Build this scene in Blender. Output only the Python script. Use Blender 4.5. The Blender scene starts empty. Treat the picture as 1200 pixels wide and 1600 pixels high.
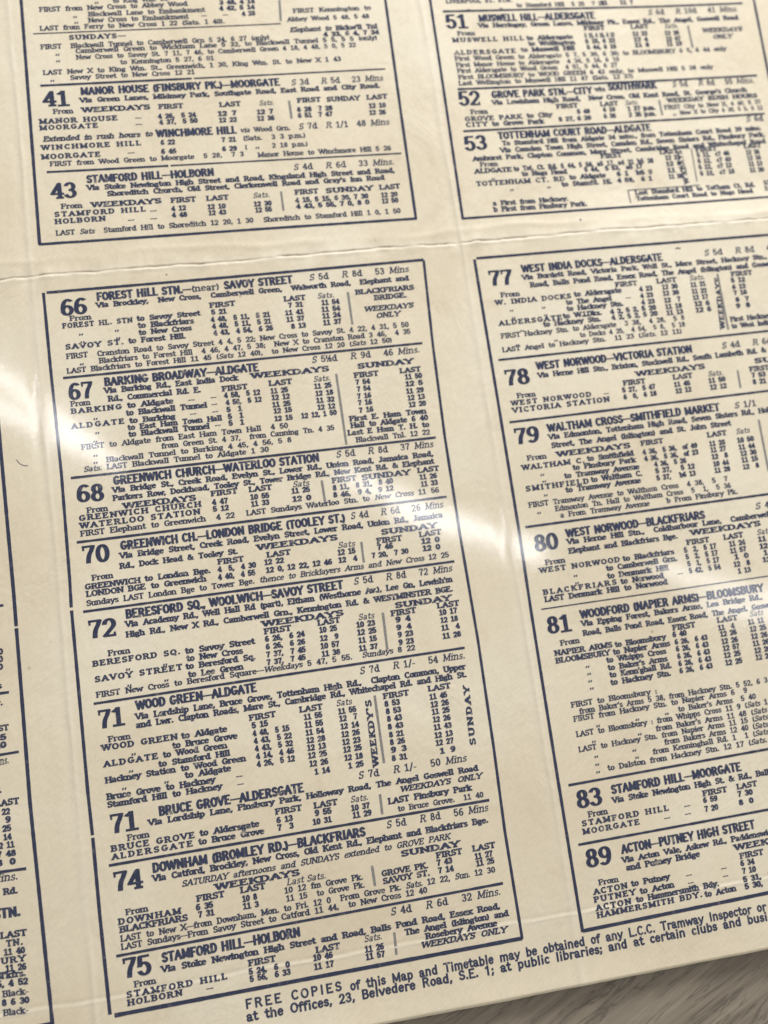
import bpy, math, random
import numpy as np
from mathutils import Vector, Matrix
from mathutils.geometry import delaunay_2d_cdt

random.seed(7)
S = 0.1                      # one page unit (the width of a printed panel) in metres
scene = bpy.context.scene
COL = scene.collection

# ------------------------------------------------------------------ camera, world, lamps, exposure
def pt(u, v, h=0.0):         # page coordinates (right, down, up) -> world
    return Vector((u * S, -v * S, h * S))

cam_d = bpy.data.cameras.new('camera')
cam = bpy.data.objects.new('camera', cam_d)
COL.objects.link(cam)
RR = ((0.9795244, 0.1387134, -0.1459124), (-0.1101702, 0.9759324, 0.1881986), (0.1685063, -0.1682700, 0.9712316))
ax = [Vector((r[0], -r[1], -r[2])) for r in RR]
m = Matrix((ax[0], -ax[1], -ax[2])).transposed().to_4x4()
m.translation = pt(0.3213663, 1.1550647, 2.7521576)
cam.matrix_world = m
cam_d.sensor_fit = 'VERTICAL'
cam_d.sensor_height = 36.0
cam_d.lens = 38.197
cam_d.clip_start = 0.005
cam_d.clip_end = 50.0
cam_d.dof.use_dof = True
cam_d.dof.focus_distance = 2.66 * S
cam_d.dof.aperture_fstop = 9.8
scene.camera = cam

world = bpy.data.worlds.new('World')
scene.world = world
world.use_nodes = True
bg = world.node_tree.nodes['Background']
bg.inputs['Color'].default_value = (1.0, 0.965, 0.90, 1)
bg.inputs['Strength'].default_value = 0.56

def area(name, pos, target, sx, sy, power, color, spin=0.0, spread=180):
    d = bpy.data.lights.new(name, 'AREA')
    d.shape = 'RECTANGLE'; d.size = sx * S; d.size_y = sy * S
    d.energy = power; d.color = color; d.spread = math.radians(spread)
    o = bpy.data.objects.new(name, d); COL.objects.link(o)
    o.location = pos
    q = (Vector(target) - Vector(pos)).to_track_quat('-Z', 'Y')
    o.rotation_euler = (q.to_matrix() @ Matrix.Rotation(spin, 3, 'Z')).to_euler()
    return o

# broad soft light of the room, beyond the far right corner of the sheet
area('room_light', pt(4.8, -8.6, 4.8), pt(1.2, 0.2, 0), 7.0, 3.4, 17.0, (0.95, 0.975, 1.0))
# three ceiling tubes reflected as white streaks, each with an added tube widening its streak
def tube(u0, v0, u1, v1, h, wid, power):
    a, b = pt(u0, v0, h), pt(u1, v1, h)
    L = (b - a).length / S
    d = bpy.data.lights.new('ceiling_and_added_tube_light', 'AREA')
    d.shape = 'RECTANGLE'; d.size = L * S; d.size_y = wid * S; d.energy = power * L
    d.color = (0.93, 0.95, 1.0)
    o = bpy.data.objects.new('ceiling_and_added_tube_light', d); COL.objects.link(o)
    o.location = (a + b) / 2
    o.rotation_euler = (0, 0, math.atan2(b.y - a.y, b.x - a.x))
tube(-3.6, -4.30, -0.62, -2.42, 12, 0.17, 0.10)
tube(-3.6, -5.25, -0.85, -2.66, 12, 0.17, 0.10)  # added beside the first tube to spread its streak into a wedge
tube(2.35, -2.02, 5.05, -0.48, 12, 0.17, 0.115)
tube(2.95, -1.40, 5.05, -0.62, 12, 0.17, 0.095)  # added second tube, shapes the middle streak
tube(6.7, -0.16, 9.4, 0.95, 12, 0.17, 0.075)
tube(7.3, 0.42, 9.4, 1.12, 12, 0.17, 0.075)  # added second tube, shapes the right streak

scene.view_settings.view_transform = 'Standard'
scene.view_settings.look = 'None'
scene.view_settings.gamma = 1.0
scene.view_settings.exposure = 0.0
scene.view_settings.use_curve_mapping = False

# ------------------------------------------------------------------ materials
def nodes_of(name):
    mat = bpy.data.materials.new(name); mat.use_nodes = True
    nt = mat.node_tree
    return mat, nt, nt.nodes['Principled BSDF']

def mk(nt, kind, **kw):
    n = nt.nodes.new(kind)
    for k, v in kw.items():
        if k in n.inputs: n.inputs[k].default_value = v
        else: setattr(n, k, v)
    return n

def ramp(nt, src, stops):
    r = nt.nodes.new('ShaderNodeValToRGB')
    el = r.color_ramp.elements
    while len(el) < len(stops): el.new(0.5)
    for e, (p, c) in zip(el, stops):
        e.position = p; e.color = c if len(c) == 4 else (*c, 1)
    nt.links.new(src, r.inputs[0])
    return r.outputs[0]

def noise(nt, vec, scale, detail=3.0, rough=0.5, dist=0.0):
    n = mk(nt, 'ShaderNodeTexNoise', Scale=scale, Detail=detail, Roughness=rough, Distortion=dist)
    nt.links.new(vec, n.inputs['Vector'])
    return n.outputs['Fac']

def mix(nt, fac, a, b, blend='MIX'):
    n = nt.nodes.new('ShaderNodeMix'); n.data_type = 'RGBA'; n.blend_type = blend
    for sock, val in ((n.inputs['Factor'], fac), (n.inputs['A'], a), (n.inputs['B'], b)):
        if hasattr(val, 'is_linked'): nt.links.new(val, sock)
        elif isinstance(val, (int, float)): sock.default_value = val
        else: sock.default_value = (*val, 1)
    # sockets named A/B exist once per data type: pick the colour ones
    return n

def cmix(nt, fac, a, b, blend='MIX'):
    n = nt.nodes.new('ShaderNodeMixRGB'); n.blend_type = blend
    for sock, val in ((n.inputs[0], fac), (n.inputs[1], a), (n.inputs[2], b)):
        if hasattr(val, 'is_linked'): nt.links.new(val, sock)
        elif isinstance(val, (int, float)): sock.default_value = val
        else: sock.default_value = (*val, 1)
    return n.outputs[0]

def coords(nt, scale=(1, 1, 1), rot=0.0):
    g = nt.nodes.new('ShaderNodeNewGeometry')
    rt = mk(nt, 'ShaderNodeMapping'); rt.inputs['Rotation'].default_value = (0, 0, rot)
    nt.links.new(g.outputs['Position'], rt.inputs['Vector'])
    mp = mk(nt, 'ShaderNodeMapping'); mp.inputs['Scale'].default_value = scale
    nt.links.new(rt.outputs['Vector'], mp.inputs['Vector'])
    return mp.outputs['Vector']

def varnish(nt, b):
    """the thin glossy surface shared by the bare paper and the printed ink"""
    b.inputs['Coat Weight'].default_value = 0.85
    b.inputs['Coat IOR'].default_value = 1.5
    v = coords(nt)
    wob = noise(nt, v, 26.0, 1.0, 0.4)
    wv = noise(nt, coords(nt, (1, 0.35, 1), math.radians(50)), 900.0, 2.0, 0.6)
    # the varnish has levelled out most of the folds below it
    gn = nt.nodes.new('ShaderNodeNewGeometry')
    ad = nt.nodes.new('ShaderNodeVectorMath'); ad.operation = 'ADD'; ad.inputs[1].default_value = (0, 0, 8)
    nt.links.new(gn.outputs['Normal'], ad.inputs[0])
    nz = nt.nodes.new('ShaderNodeVectorMath'); nz.operation = 'NORMALIZE'
    nt.links.new(ad.outputs[0], nz.inputs[0])
    b1 = mk(nt, 'ShaderNodeBump', Strength=0.05, Distance=0.0010)
    nt.links.new(nz.outputs[0], b1.inputs['Normal'])
    nt.links.new(wob, b1.inputs['Height'])
    b2 = mk(nt, 'ShaderNodeBump', Strength=0.25, Distance=0.000018)
    nt.links.new(wv, b2.inputs['Height']); nt.links.new(b1.outputs[0], b2.inputs['Normal'])
    nt.links.new(b2.outputs[0], b.inputs['Coat Normal'])
    rr = mk(nt, 'ShaderNodeMapRange'); rr.inputs['To Min'].default_value = 0.05; rr.inputs['To Max'].default_value = 0.09
    nt.links.new(noise(nt, v, 140.0, 3.0), rr.inputs['Value'])
    nt.links.new(rr.outputs[0], b.inputs['Coat Roughness'])

def paper_material():
    mat, nt, b = nodes_of('aged_cream_paper')
    v = coords(nt)
    wear_light = nt.nodes.new('ShaderNodeAttribute'); wear_light.attribute_name = 'fold_wear_light'
    dirt_shade = nt.nodes.new('ShaderNodeAttribute'); dirt_shade.attribute_name = 'fold_dirt_shade'
    c = ramp(nt, noise(nt, v, 22.0, 4.0, 0.55, 0.3), [(0.30, (0.610, 0.525, 0.380)), (0.5, (0.650, 0.572, 0.430)), (0.72, (0.675, 0.605, 0.472))])
    # faint brown and pinkish foxing
    st = ramp(nt, noise(nt, v, 75.0, 5.0, 0.65, 0.6), [(0.60, (0, 0, 0)), (0.78, (1, 1, 1))])
    c = cmix(nt, mulv(nt, st, 0.34), c, (0.46, 0.33, 0.20))
    pk = ramp(nt, noise(nt, coords(nt, (1, 1.4, 1), 0.5), 190.0, 4.0, 0.7, 0.4), [(0.66, (0, 0, 0)), (0.80, (1, 1, 1))])
    c = cmix(nt, mulv(nt, pk, 0.42), c, (0.50, 0.27, 0.20))
    big = ramp(nt, noise(nt, v, 9.0, 3.0, 0.6, 0.8), [(0.35, (0.94, 0.925, 0.90)), (0.65, (1.03, 1.035, 1.05))])
    c = cmix(nt, 1.0, c, big, 'MULTIPLY')
    # fine fibre grain, two directions
    g1 = noise(nt, coords(nt, (1, 0.22, 1), math.radians(52)), 2100.0, 3.0, 0.65)
    g2 = noise(nt, coords(nt, (1, 0.35, 1), math.radians(-20)), 1300.0, 2.0, 0.6)
    gg = ramp(nt, g1, [(0.25, (0.93, 0.93, 0.93)), (0.75, (1.05, 1.05, 1.05))])
    c = cmix(nt, 1.0, c, gg, 'MULTIPLY')
    # tiny dark specks
    vo = mk(nt, 'ShaderNodeTexVoronoi', Scale=130.0); nt.links.new(v, vo.inputs['Vector'])
    sp = ramp(nt, vo.outputs['Distance'], [(0.030, (1, 1, 1)), (0.075, (0, 0, 0))])
    gate = ramp(nt, noise(nt, v, 60.0, 2.0), [(0.60, (0, 0, 0)), (0.66, (1, 1, 1))])
    c = cmix(nt, mulv(nt, cmix(nt, 1.0, sp, gate, 'MULTIPLY'), 0.55), c, (0.22, 0.15, 0.10))
    c = cmix(nt, mulv(nt, wear_light.outputs['Fac'], 0.40), c, (0.70, 0.63, 0.53))  # worn paper, plus light painted along the vertical folds
    c = cmix(nt, mulv(nt, dirt_shade.outputs['Fac'], 0.75), c, (0.20, 0.15, 0.10))  # dirt in the main fold, plus shade painted on the vertical folds
    nt.links.new(c, b.inputs['Base Color'])
    b.inputs['Roughness'].default_value = 0.55
    b.inputs['Specular IOR Level'].default_value = 0.35
    b1 = mk(nt, 'ShaderNodeBump', Strength=0.55, Distance=0.00005)
    nt.links.new(g1, b1.inputs['Height'])
    b2 = mk(nt, 'ShaderNodeBump', Strength=0.5, Distance=0.00005)
    nt.links.new(g2, b2.inputs['Height']); nt.links.new(b1.outputs[0], b2.inputs['Normal'])
    b3 = mk(nt, 'ShaderNodeBump', Strength=0.8, Distance=0.0008)
    nt.links.new(noise(nt, coords(nt, (1, 0.6, 1), 0.3), 60.0, 4.0, 0.6, 0.5), b3.inputs['Height']); nt.links.new(b2.outputs[0], b3.inputs['Normal'])
    nt.links.new(b3.outputs[0], b.inputs['Normal'])
    varnish(nt, b)
    cw = mk(nt, 'ShaderNodeMapRange'); cw.inputs['To Min'].default_value = 0.85; cw.inputs['To Max'].default_value = 0.08
    nt.links.new(wear_light.outputs['Fac'], cw.inputs['Value']); nt.links.new(cw.outputs[0], b.inputs['Coat Weight'])
    return mat

def mulv(nt, col, f):
    n = mk(nt, 'ShaderNodeMath', operation='MULTIPLY'); n.inputs[1].default_value = f
    nt.links.new(col, n.inputs[0])
    return n.outputs[0]

def ink_material(name, dark, light, lo, hi, miss=0.75):
    mat, nt, b = nodes_of(name)
    v = coords(nt)
    f = ramp(nt, noise(nt, v, 1500.0, 3.0, 0.7), [(lo, (0, 0, 0)), (hi, (1, 1, 1))])
    c = cmix(nt, f, dark, light)
    # places where the old letterpress ink did not take
    f2 = ramp(nt, noise(nt, v, 420.0, 3.0, 0.6), [(0.60, (0, 0, 0)), (0.72, (1, 1, 1))])
    c = cmix(nt, mulv(nt, f2, miss), c, (0.30, 0.27, 0.23))
    nt.links.new(c, b.inputs['Base Color'])
    b.inputs['Roughness'].default_value = 0.8
    b.inputs['Specular IOR Level'].default_value = 0.15
    varnish(nt, b)
    return mat

PAPER = paper_material()
INK = ink_material('navy_letterpress_ink', (0.016, 0.023, 0.060), (0.062, 0.073, 0.122), 0.45, 0.80)
INK_SOLID = ink_material('heavy_navy_ink', (0.014, 0.020, 0.052), (0.050, 0.060, 0.105), 0.48, 0.85, 0.25)
INK_THIN = ink_material('thin_navy_ink', (0.045, 0.047, 0.065), (0.16, 0.15, 0.15), 0.35, 0.75)
INK_GREY = ink_material('pale_grey_ink', (0.15, 0.145, 0.145), (0.26, 0.24, 0.22), 0.35, 0.75)

def wood_material():
    mat, nt, b = nodes_of('brown_wood_grain')
    ang = math.radians(65)
    v = coords(nt, (1, 0.16, 1), ang)
    warp = noise(nt, coords(nt, (1, 0.35, 1), ang), 60.0, 3.0, 0.6, 0.8)
    n1 = noise(nt, v, 150.0, 6.0, 0.62, 1.0)
    c = ramp(nt, n1, [(0.30, (0.155, 0.126, 0.094)), (0.46, (0.205, 0.170, 0.128)), (0.60, (0.245, 0.206, 0.156)), (0.78, (0.290, 0.247, 0.190))])
    fi = noise(nt, coords(nt, (1, 0.05, 1), ang), 700.0, 4.0, 0.7, 0.3)
    c = cmix(nt, 1.0, c, ramp(nt, fi, [(0.3, (0.72, 0.72, 0.72)), (0.7, (1.12, 1.12, 1.12))]), 'MULTIPLY')
    cr = ramp(nt, noise(nt, coords(nt, (1, 0.10, 1), ang), 130.0, 5.0, 0.6, 2.4), [(0.475, (0, 0, 0)), (0.50, (1, 1, 1)), (0.525, (0, 0, 0))])
    c = cmix(nt, mulv(nt, cr, 0.6), c, (0.045, 0.035, 0.028))
    nt.links.new(c, b.inputs['Base Color'])
    b.inputs['Roughness'].default_value = 0.5
    bp = mk(nt, 'ShaderNodeBump', Strength=0.4, Distance=0.0002)
    nt.links.new(n1, bp.inputs['Height']); nt.links.new(bp.outputs[0], b.inputs['Normal'])
    return mat
WOOD = wood_material()

# ------------------------------------------------------------------ shape of the old folded sheet
rng = np.random.RandomState(3)
PH = rng.rand(16, 3) * 6.283
def wob(t, k, f):            # a smooth wander along a crease
    return (np.sin(t * f + PH[k, 0]) + 0.6 * np.sin(t * f * 2.3 + PH[k, 1]) + 0.4 * np.sin(t * f * 5.1 + PH[k, 2])) / 2.0
def gs(d, w): return np.exp(-(d / w) ** 2)
def height(u, v):
    u = np.asarray(u, float); v = np.asarray(v, float)
    z = np.zeros(np.broadcast(u, v).shape)
    # main horizontal fold: a worn valley with cracked lips
    d = v - (-0.040 - 0.010 * u + 0.0035 * wob(u, 0, 9.0))
    am = 0.55 + 0.35 * wob(u, 1, 14.0) + 0.40 * wob(u, 14, 48.0)
    d = d + 0.0012 * wob(u, 13, 70.0)
    z += -0.0034 * am * gs(d, 0.0026) + 0.0013 * am * gs(d - 0.007, 0.0055) + 0.0015 * gs(d, 0.05)
    z += 0.0020 * wob(u, 2, 33.0) * gs(d, 0.020)
    # a second, softer line beside it
    z += 0.0016 * gs(v - (-0.085 + 0.012 * wob(u, 3, 6.0)), 0.010) * (0.5 + 0.5 * wob(u, 4, 8.0))
    # vertical folds in the two gutters: ridges
    for k, (c0, c1) in enumerate(((-0.033, -0.003), (1.118, 0.004))):
        d = u - (c0 + c1 * v + 0.004 * wob(v, 5 + k, 5.0))
        am = 0.8 + 0.4 * wob(v, 7 + k, 9.0)
        z += 0.0011 * am * gs(d, 0.0065) - 0.0008 * am * gs(d + 0.015, 0.012) + 0.0006 * gs(d, 0.07)
    # thin wavy crease near the foot
    d = v - (1.744 + 0.0045 * wob(u, 9, 10.0))
    z += (0.0006 + 0.0005 * wob(u, 10, 17.0)) * gs(d, 0.0040) - 0.0005 * gs(d + 0.008, 0.005)
    # dents where the folds cross
    for (cu, cv, r, a) in ((-0.02, -0.03, 0.05, 0.010), (1.10, -0.09, 0.045, -0.008), (1.16, -0.07, 0.04, 0.007), (0.06, -0.09, 0.05, -0.005),
                           (1.06, -0.12, 0.035, 0.006), (1.13, 1.76, 0.05, 0.004), (-0.05, 1.40, 0.02, 0.003), (-0.03, 1.52, 0.018, 0.0028)):
        q = ((u - cu) ** 2 + (v - cv) ** 2) / r ** 2
        z += 0.22 * a * np.exp(-q) * np.sin(3.2 * (u - cu) / r + 2.1 * (v - cv) / r)
    # cockling of the leaves between the folds
    z += 0.0006 * np.sin(u * 5.2 + 0.7 * v) * np.sin(v * 3.4 + 0.5 * u) + 0.0003 * np.sin(u * 9.0 - v * 7.0 + 1.0)
    # the leaf above the fold on the right sits tipped a little
    z += -0.018 * np.log1p(np.exp(np.clip((u - 1.118) / 0.012, -30, 60))) * 0.012 * np.clip((-0.06 - v) / 0.12, 0, 1)
    # the foot of the sheet lifts a little here and there
    z += 0.007 * gs(v - 1.93, 0.05) * (0.6 + 0.5 * wob(u, 12, 4.0))
    return z

V_EDGE = 1.9115
U0, U1, V0 = -1.15, 2.75, -1.45

def place(o, parent=None):
    COL.objects.link(o)
    if parent: o.parent = parent
    return o
def mesh_obj(name, verts, faces, mat, parent=None, smooth=False):
    me = bpy.data.meshes.new(name)
    me.from_pydata(verts, [], faces)
    me.materials.append(mat)
    if smooth:
        me.polygons.foreach_set('use_smooth', [True] * len(me.polygons))
    me.update()
    return place(bpy.data.objects.new(name, me), parent)

sheet = bpy.data.objects.new('timetable_sheet', None)
sheet.empty_display_size = 0.02
place(sheet)
sheet['label'] = 'creased cream paper timetable sheet printed in navy ink, lying on brown wood'
sheet['category'] = 'timetable'

def build_paper():
    def axis(a, b, step, fine):
        t = [a]
        while t[-1] < b:
            s = step
            for c, w in fine:
                if abs(t[-1] - c) < w: s = step * 0.2
            t.append(min(b, t[-1] + s))
        return np.array(t)
    us = axis(U0, U1, 0.008, [(-0.033, 0.06), (1.12, 0.06)])
    vs = axis(V0, V_EDGE, 0.008, [(-0.058, 0.05), (1.745, 0.03)])
    uu, vv = np.meshgrid(us, vs)
    edge = (vv == vs[-1])
    vv2 = vv + edge * (0.0016 * wob(uu, 11, 3.0) + 0.0006 * wob(uu, 12, 31.0) - 0.0022 * np.clip(wob(uu, 13, 47.0) - 0.80, 0, 1))
    zz = height(uu, vv2)
    n, mcol = vv.shape
    top = np.stack([uu * S, -vv2 * S, zz * S], -1).reshape(-1, 3)
    bot = top.copy(); bot[:, 2] -= 0.0010 * S
    N = len(top)
    idx = np.arange(N).reshape(n, mcol)
    a, b, c, d = idx[:-1, :-1].ravel(), idx[1:, :-1].ravel(), idx[1:, 1:].ravel(), idx[:-1, 1:].ravel()
    f = np.stack([a, b, c, d], 1)
    faces = f.tolist()
    rim = list(idx[0, :]) + list(idx[1:, -1]) + list(idx[-1, -2::-1]) + list(idx[-2:0:-1, 0])
    # a thickness lip round the border
    verts = top.tolist(); low = {}
    for i in rim:
        low[i] = len(verts); verts.append(bot[i].tolist())
    for i, j in zip(rim, rim[1:] + rim[:1]):
        faces.append([int(i), int(j), low[j], low[i]])
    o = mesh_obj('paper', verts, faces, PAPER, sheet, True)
    V = np.array(verts); u, v = V[:, 0] / S, -V[:, 1] / S
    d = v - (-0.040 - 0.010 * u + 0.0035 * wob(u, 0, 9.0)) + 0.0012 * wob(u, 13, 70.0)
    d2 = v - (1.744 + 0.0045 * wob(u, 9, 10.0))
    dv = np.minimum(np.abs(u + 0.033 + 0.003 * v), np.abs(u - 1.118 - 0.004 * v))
    wr = np.clip(gs(d, 0.013) + 0.8 * gs(d2, 0.008) + 0.75 * gs(dv, 0.013), 0, 1)  # worn creases; the vertical fold term also paints in a light band
    dt = gs(d + 0.0005, 0.0016) * np.clip(0.45 + 0.5 * wob(u, 14, 60.0) + 0.4 * wob(u, 15, 23.0), 0, 1) + 0.12 * gs(dv, 0.004)  # dirt on the main fold; the vertical fold term is painted shading
    for nm, val in (('fold_wear_light', wr), ('fold_dirt_shade', np.clip(dt, 0, 1))):
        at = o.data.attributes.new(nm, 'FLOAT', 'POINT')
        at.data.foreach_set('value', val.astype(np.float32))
    return o
build_paper()

# the table under it
def build_table():
    x0, x1, y0, y1 = -0.6, 0.8, -0.55, 0.6
    b = 0.004
    t = 0.03
    v = []; 
    for z, e in ((-0.0024, b), (-b - 0.0024, 0), (-t + b, 0), (-t, b)):
        v += [(x0 + e, y0 + e, z), (x1 - e, y0 + e, z), (x1 - e, y1 - e, z), (x0 + e, y1 - e, z)]
    f = [(0, 1, 2, 3), (15, 14, 13, 12)]
    for k in range(3):
        for i in range(4):
            j = (i + 1) % 4
            f.append((4 * k + 4 + i, 4 * k + 4 + j, 4 * k + j, 4 * k + i))
    o = mesh_obj('table', v, f, WOOD)
    o['kind'] = 'structure'
    return o
build_table()

# ------------------------------------------------------------------ lettering: every glyph is drawn as pen strokes
# glyph = width | strokes ; strokes | serif points | beaks      (cap height 1, arcs are x,y,rx,ry,a0,a1 in [])
G = {
'A': (.84, '.08,0 .42,1 .76,0;.21,.33 .63,.33', '.08,0 .76,0', ''),
'B': (.76, '.15,0 .15,1;.15,1 .42,1 [.42,.77,.19,.23,90,-90] .15,.54;.42,.54 [.42,.27,.23,.27,90,-90] .15,0', '.13,0 .13,1', ''),
'C': (.77, '[.42,.5,.31,.5,48,312]', '', '.65,.98 .65,.68;.66,.02 .66,.2'),
'D': (.82, '.15,0 .15,1;.15,1 .36,1 [.36,.5,.34,.5,90,-90] .15,0', '.13,0 .13,1', ''),
'E': (.74, '.15,0 .15,1;.15,1 .62,1;.15,.52 .48,.52;.15,0 .66,0', '.13,0 .13,1', '.62,1 .62,.76;.66,0 .66,.26;.48,.64 .48,.4'),
'F': (.70, '.15,0 .15,1;.15,1 .62,1;.15,.5 .48,.5', '.15,0 .13,1', '.62,1 .62,.74;.48,.62 .48,.38'),
'G': (.84, '[.42,.5,.31,.5,48,330] .70,.42;.50,.42 .80,.42', '', '.65,.98 .65,.7;.70,.4 .70,0'),
'H': (.90, '.16,0 .16,1;.74,0 .74,1;.16,.52 .74,.52', '.16,0 .16,1 .74,0 .74,1', ''),
'I': (.38, '.19,0 .19,1', '.19,0 .19,1', ''),
'J': (.62, '.42,1 .42,.28 [.26,.28,.16,.28,0,-150]', '.42,1', ''),
'K': (.86, '.16,0 .16,1;.70,1 .16,.38;.34,.58 .74,0', '.16,0 .16,1 .70,1 .74,0', ''),
'L': (.70, '.16,0 .16,1;.16,0 .62,0', '.16,0 .16,1', '.62,0 .62,.3'),
'M': (1.04, '.16,0 .16,1 .52,.1 .88,1 .88,0', '.16,0 .12,1 .88,0 .92,1', ''),
'N': (.90, '.16,0 .16,1 .74,0 .74,1', '.16,0 .12,1 .74,1', ''),
'O': (.82, '[.41,.5,.32,.5,0,360]', '', ''),
'P': (.74, '.16,0 .16,1;.16,1 .40,1 [.40,.74,.24,.26,90,-90] .16,.48', '.16,0 .14,1', ''),
'Q': (.82, '[.41,.5,.32,.5,0,360];.40,.2 .70,-.14', '', ''),
'R': (.84, '.16,0 .16,1;.16,1 .42,1 [.42,.76,.22,.24,90,-90] .16,.52;.44,.52 .70,0', '.16,0 .14,1 .74,0', ''),
'S': (.70, '[.35,.75,.22,.25,25,270] [.35,.25,.24,.25,90,-155]', '', '.58,1 .58,.74;.12,0 .12,.26'),
'T': (.78, '.39,0 .39,1;.06,1 .72,1', '.39,0', '.07,1 .07,.74;.71,1 .71,.74'),
'U': (.86, '.15,1 .15,.33 [.43,.33,.28,.33,180,360] .71,1', '.15,1 .71,1', ''),
'V': (.84, '.07,1 .42,0 .77,1', '.07,1 .77,1', ''),
'W': (1.16, '.06,1 .32,0 .58,.95 .84,0 1.10,1', '.06,1 .58,1 1.10,1', ''),
'X': (.84, '.09,0 .75,1;.09,1 .75,0', '.09,0 .75,0 .09,1 .75,1', ''),
'Y': (.82, '.06,1 .41,.46 .76,1;.41,.46 .41,0', '.06,1 .76,1 .41,0', ''),
'Z': (.72, '.09,1 .62,1 .09,0 .64,0', '', '.09,1 .09,.76;.64,0 .64,.26'),
'a': (.66, '[.26,.18,.17,.18,0,360];[.27,.50,.19,.20,165,0] .46,.02;.46,.02 .58,.02', '', ''),
'b': (.70, '.15,0 .15,1;[.37,.35,.22,.35,0,360]', '.09,1', ''),
'c': (.58, '[.32,.35,.21,.35,45,310]', '', '.48,.6 .48,.46'),
'd': (.72, '[.32,.35,.21,.35,0,360];.54,0 .54,1', '.60,0 .48,1', ''),
'e': (.62, '.10,.38 .52,.38 [.31,.38,.21,.32,0,180] [.31,.3,.21,.3,180,320]', '', ''),
'f': (.46, '.19,0 .19,.78 [.36,.78,.17,.22,180,50];.05,.68 .38,.68', '.19,0', ''),
'g': (.66, '[.29,.40,.18,.28,0,360];.47,.62 .60,.66;.18,.14 [.32,-.08,.2,.17,150,-180]', '', ''),
'h': (.74, '.15,0 .15,1;.15,.46 [.36,.44,.21,.26,150,0] .57,0', '.15,0 .57,0 .09,1', ''),
'i': (.36, '.18,0 .18,.62;.18,.93 .18,.98', '.18,0 .12,.64', ''),
'j': (.36, '.2,.68 .2,-.1 [.05,-.1,.15,.16,0,-110];.2,.9 .2,.98', '.14,.68', ''),
'k': (.72, '.15,0 .15,1;.52,.68 .15,.25;.30,.42 .58,0', '.15,0 .58,0 .09,1 .54,.68', ''),
'l': (.36, '.18,0 .18,1', '.18,0 .12,1', ''),
'm': (1.08, '.15,0 .15,.68;.15,.46 [.34,.44,.19,.26,150,0] .53,0;.53,.46 [.72,.44,.19,.26,150,0] .91,0', '.15,0 .53,0 .91,0 .09,.68', ''),
'n': (.74, '.15,0 .15,.68;.15,.46 [.36,.44,.21,.26,150,0] .57,0', '.15,0 .57,0 .09,.68', ''),
'o': (.64, '[.32,.35,.22,.35,0,360]', '', ''),
'p': (.70, '.15,-.28 .15,.68;[.37,.35,.22,.35,0,360]', '.15,-.28 .09,.68', ''),
'q': (.70, '.54,-.28 .54,.68;[.32,.35,.21,.35,0,360]', '.54,-.28', ''),
'r': (.54, '.16,0 .16,.68;.16,.42 [.36,.42,.2,.27,160,50]', '.16,0 .10,.68', ''),
's': (.54, '[.27,.52,.16,.17,25,270] [.27,.175,.18,.175,90,-155]', '', '.43,.68 .43,.5;.1,0 .1,.18'),
't': (.48, '.2,.92 .2,.2 [.34,.2,.14,.2,180,320];.04,.68 .4,.68', '', ''),
'u': (.74, '.15,.68 .15,.24 [.36,.24,.21,.24,180,360];.57,0 .57,.68', '.09,.68 .51,.68 .63,0', ''),
'v': (.66, '.07,.68 .33,0 .59,.68', '.07,.68 .59,.68', ''),
'w': (.94, '.06,.68 .26,0 .47,.62 .68,0 .88,.68', '.06,.68 .88,.68', ''),
'x': (.66, '.08,0 .56,.68;.08,.68 .58,0', '.08,0 .58,0 .08,.68 .56,.68', ''),
'y': (.66, '.07,.68 .33,0;.59,.68 .33,0 .2,-.26 .08,-.24', '.07,.68 .59,.68', ''),
'z': (.58, '.09,.68 .47,.68 .09,0 .49,0', '', ''),
'0': (.66, '[.33,.5,.22,.5,0,360]', '', ''),
'1': (.66, '.34,0 .34,1;.34,1 .14,.84', '.24,0 .44,0', ''),
'2': (.66, '[.32,.71,.21,.29,170,-35] .10,.02;.10,0 .54,0', '', '.54,0 .54,.2'),
'3': (.66, '[.31,.75,.19,.25,155,-90];[.31,.26,.22,.26,90,-155]', '', ''),
'4': (.66, '.44,0 .44,1 .06,.28 .60,.28', '.44,0', ''),
'5': (.66, '.52,1 .16,1 .13,.5;.13,.5 [.31,.32,.22,.32,125,-150]', '', ''),
'6': (.66, '[.33,.29,.21,.29,0,360];.12,.3 [.38,.40,.26,.60,180,60]', '', ''),
'7': (.66, '.10,1 .56,1 [.62,.0,.32,.8,120,178]', '', '.10,1 .10,.76'),
'8': (.66, '[.33,.76,.17,.24,0,360];[.33,.26,.21,.26,0,360]', '', ''),
'9': (.66, '[.33,.71,.21,.29,0,360];.54,.7 [.28,.60,.26,.60,0,-120]', '', ''),
'.': (.30, '.15,.03 .15,.09', '', ''), ',': (.30, '.16,.09 .16,.03 .09,-.14', '', ''),
':': (.30, '.15,.03 .15,.09;.15,.5 .15,.56', '', ''), ';': (.30, '.16,.09 .16,.03 .09,-.14;.16,.5 .16,.56', '', ''),
'—': (1.1, '.0,.40 1.1,.40', '', ''), '-': (.44, '.06,.36 .38,.36', '', ''),
'(': (.40, '[.50,.42,.32,.64,130,230]', '', ''), ')': (.40, '[-.10,.42,.32,.64,50,-50]', '', ''),
'/': (.46, '.06,-.1 .40,1.05', '', ''), "'": (.26, '.13,1 .13,.76', '', ''),
'&': (.90, '.78,.5 [.36,.28,.27,.28,20,-200];.14,.45 .46,.72 [.34,.82,.14,.18,-40,220] .80,0', '', ''),
'½': (.80, '.12,1 .12,.52;.62,1 .16,0;.46,.38 [.58,.38,.12,.12,160,-40] .46,0 .74,0', '', ''),
'„': (.60, '.12,.24 .12,.14 .07,.0;.50,.24 .50,.14 .45,.0', '', ''),
}
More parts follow.
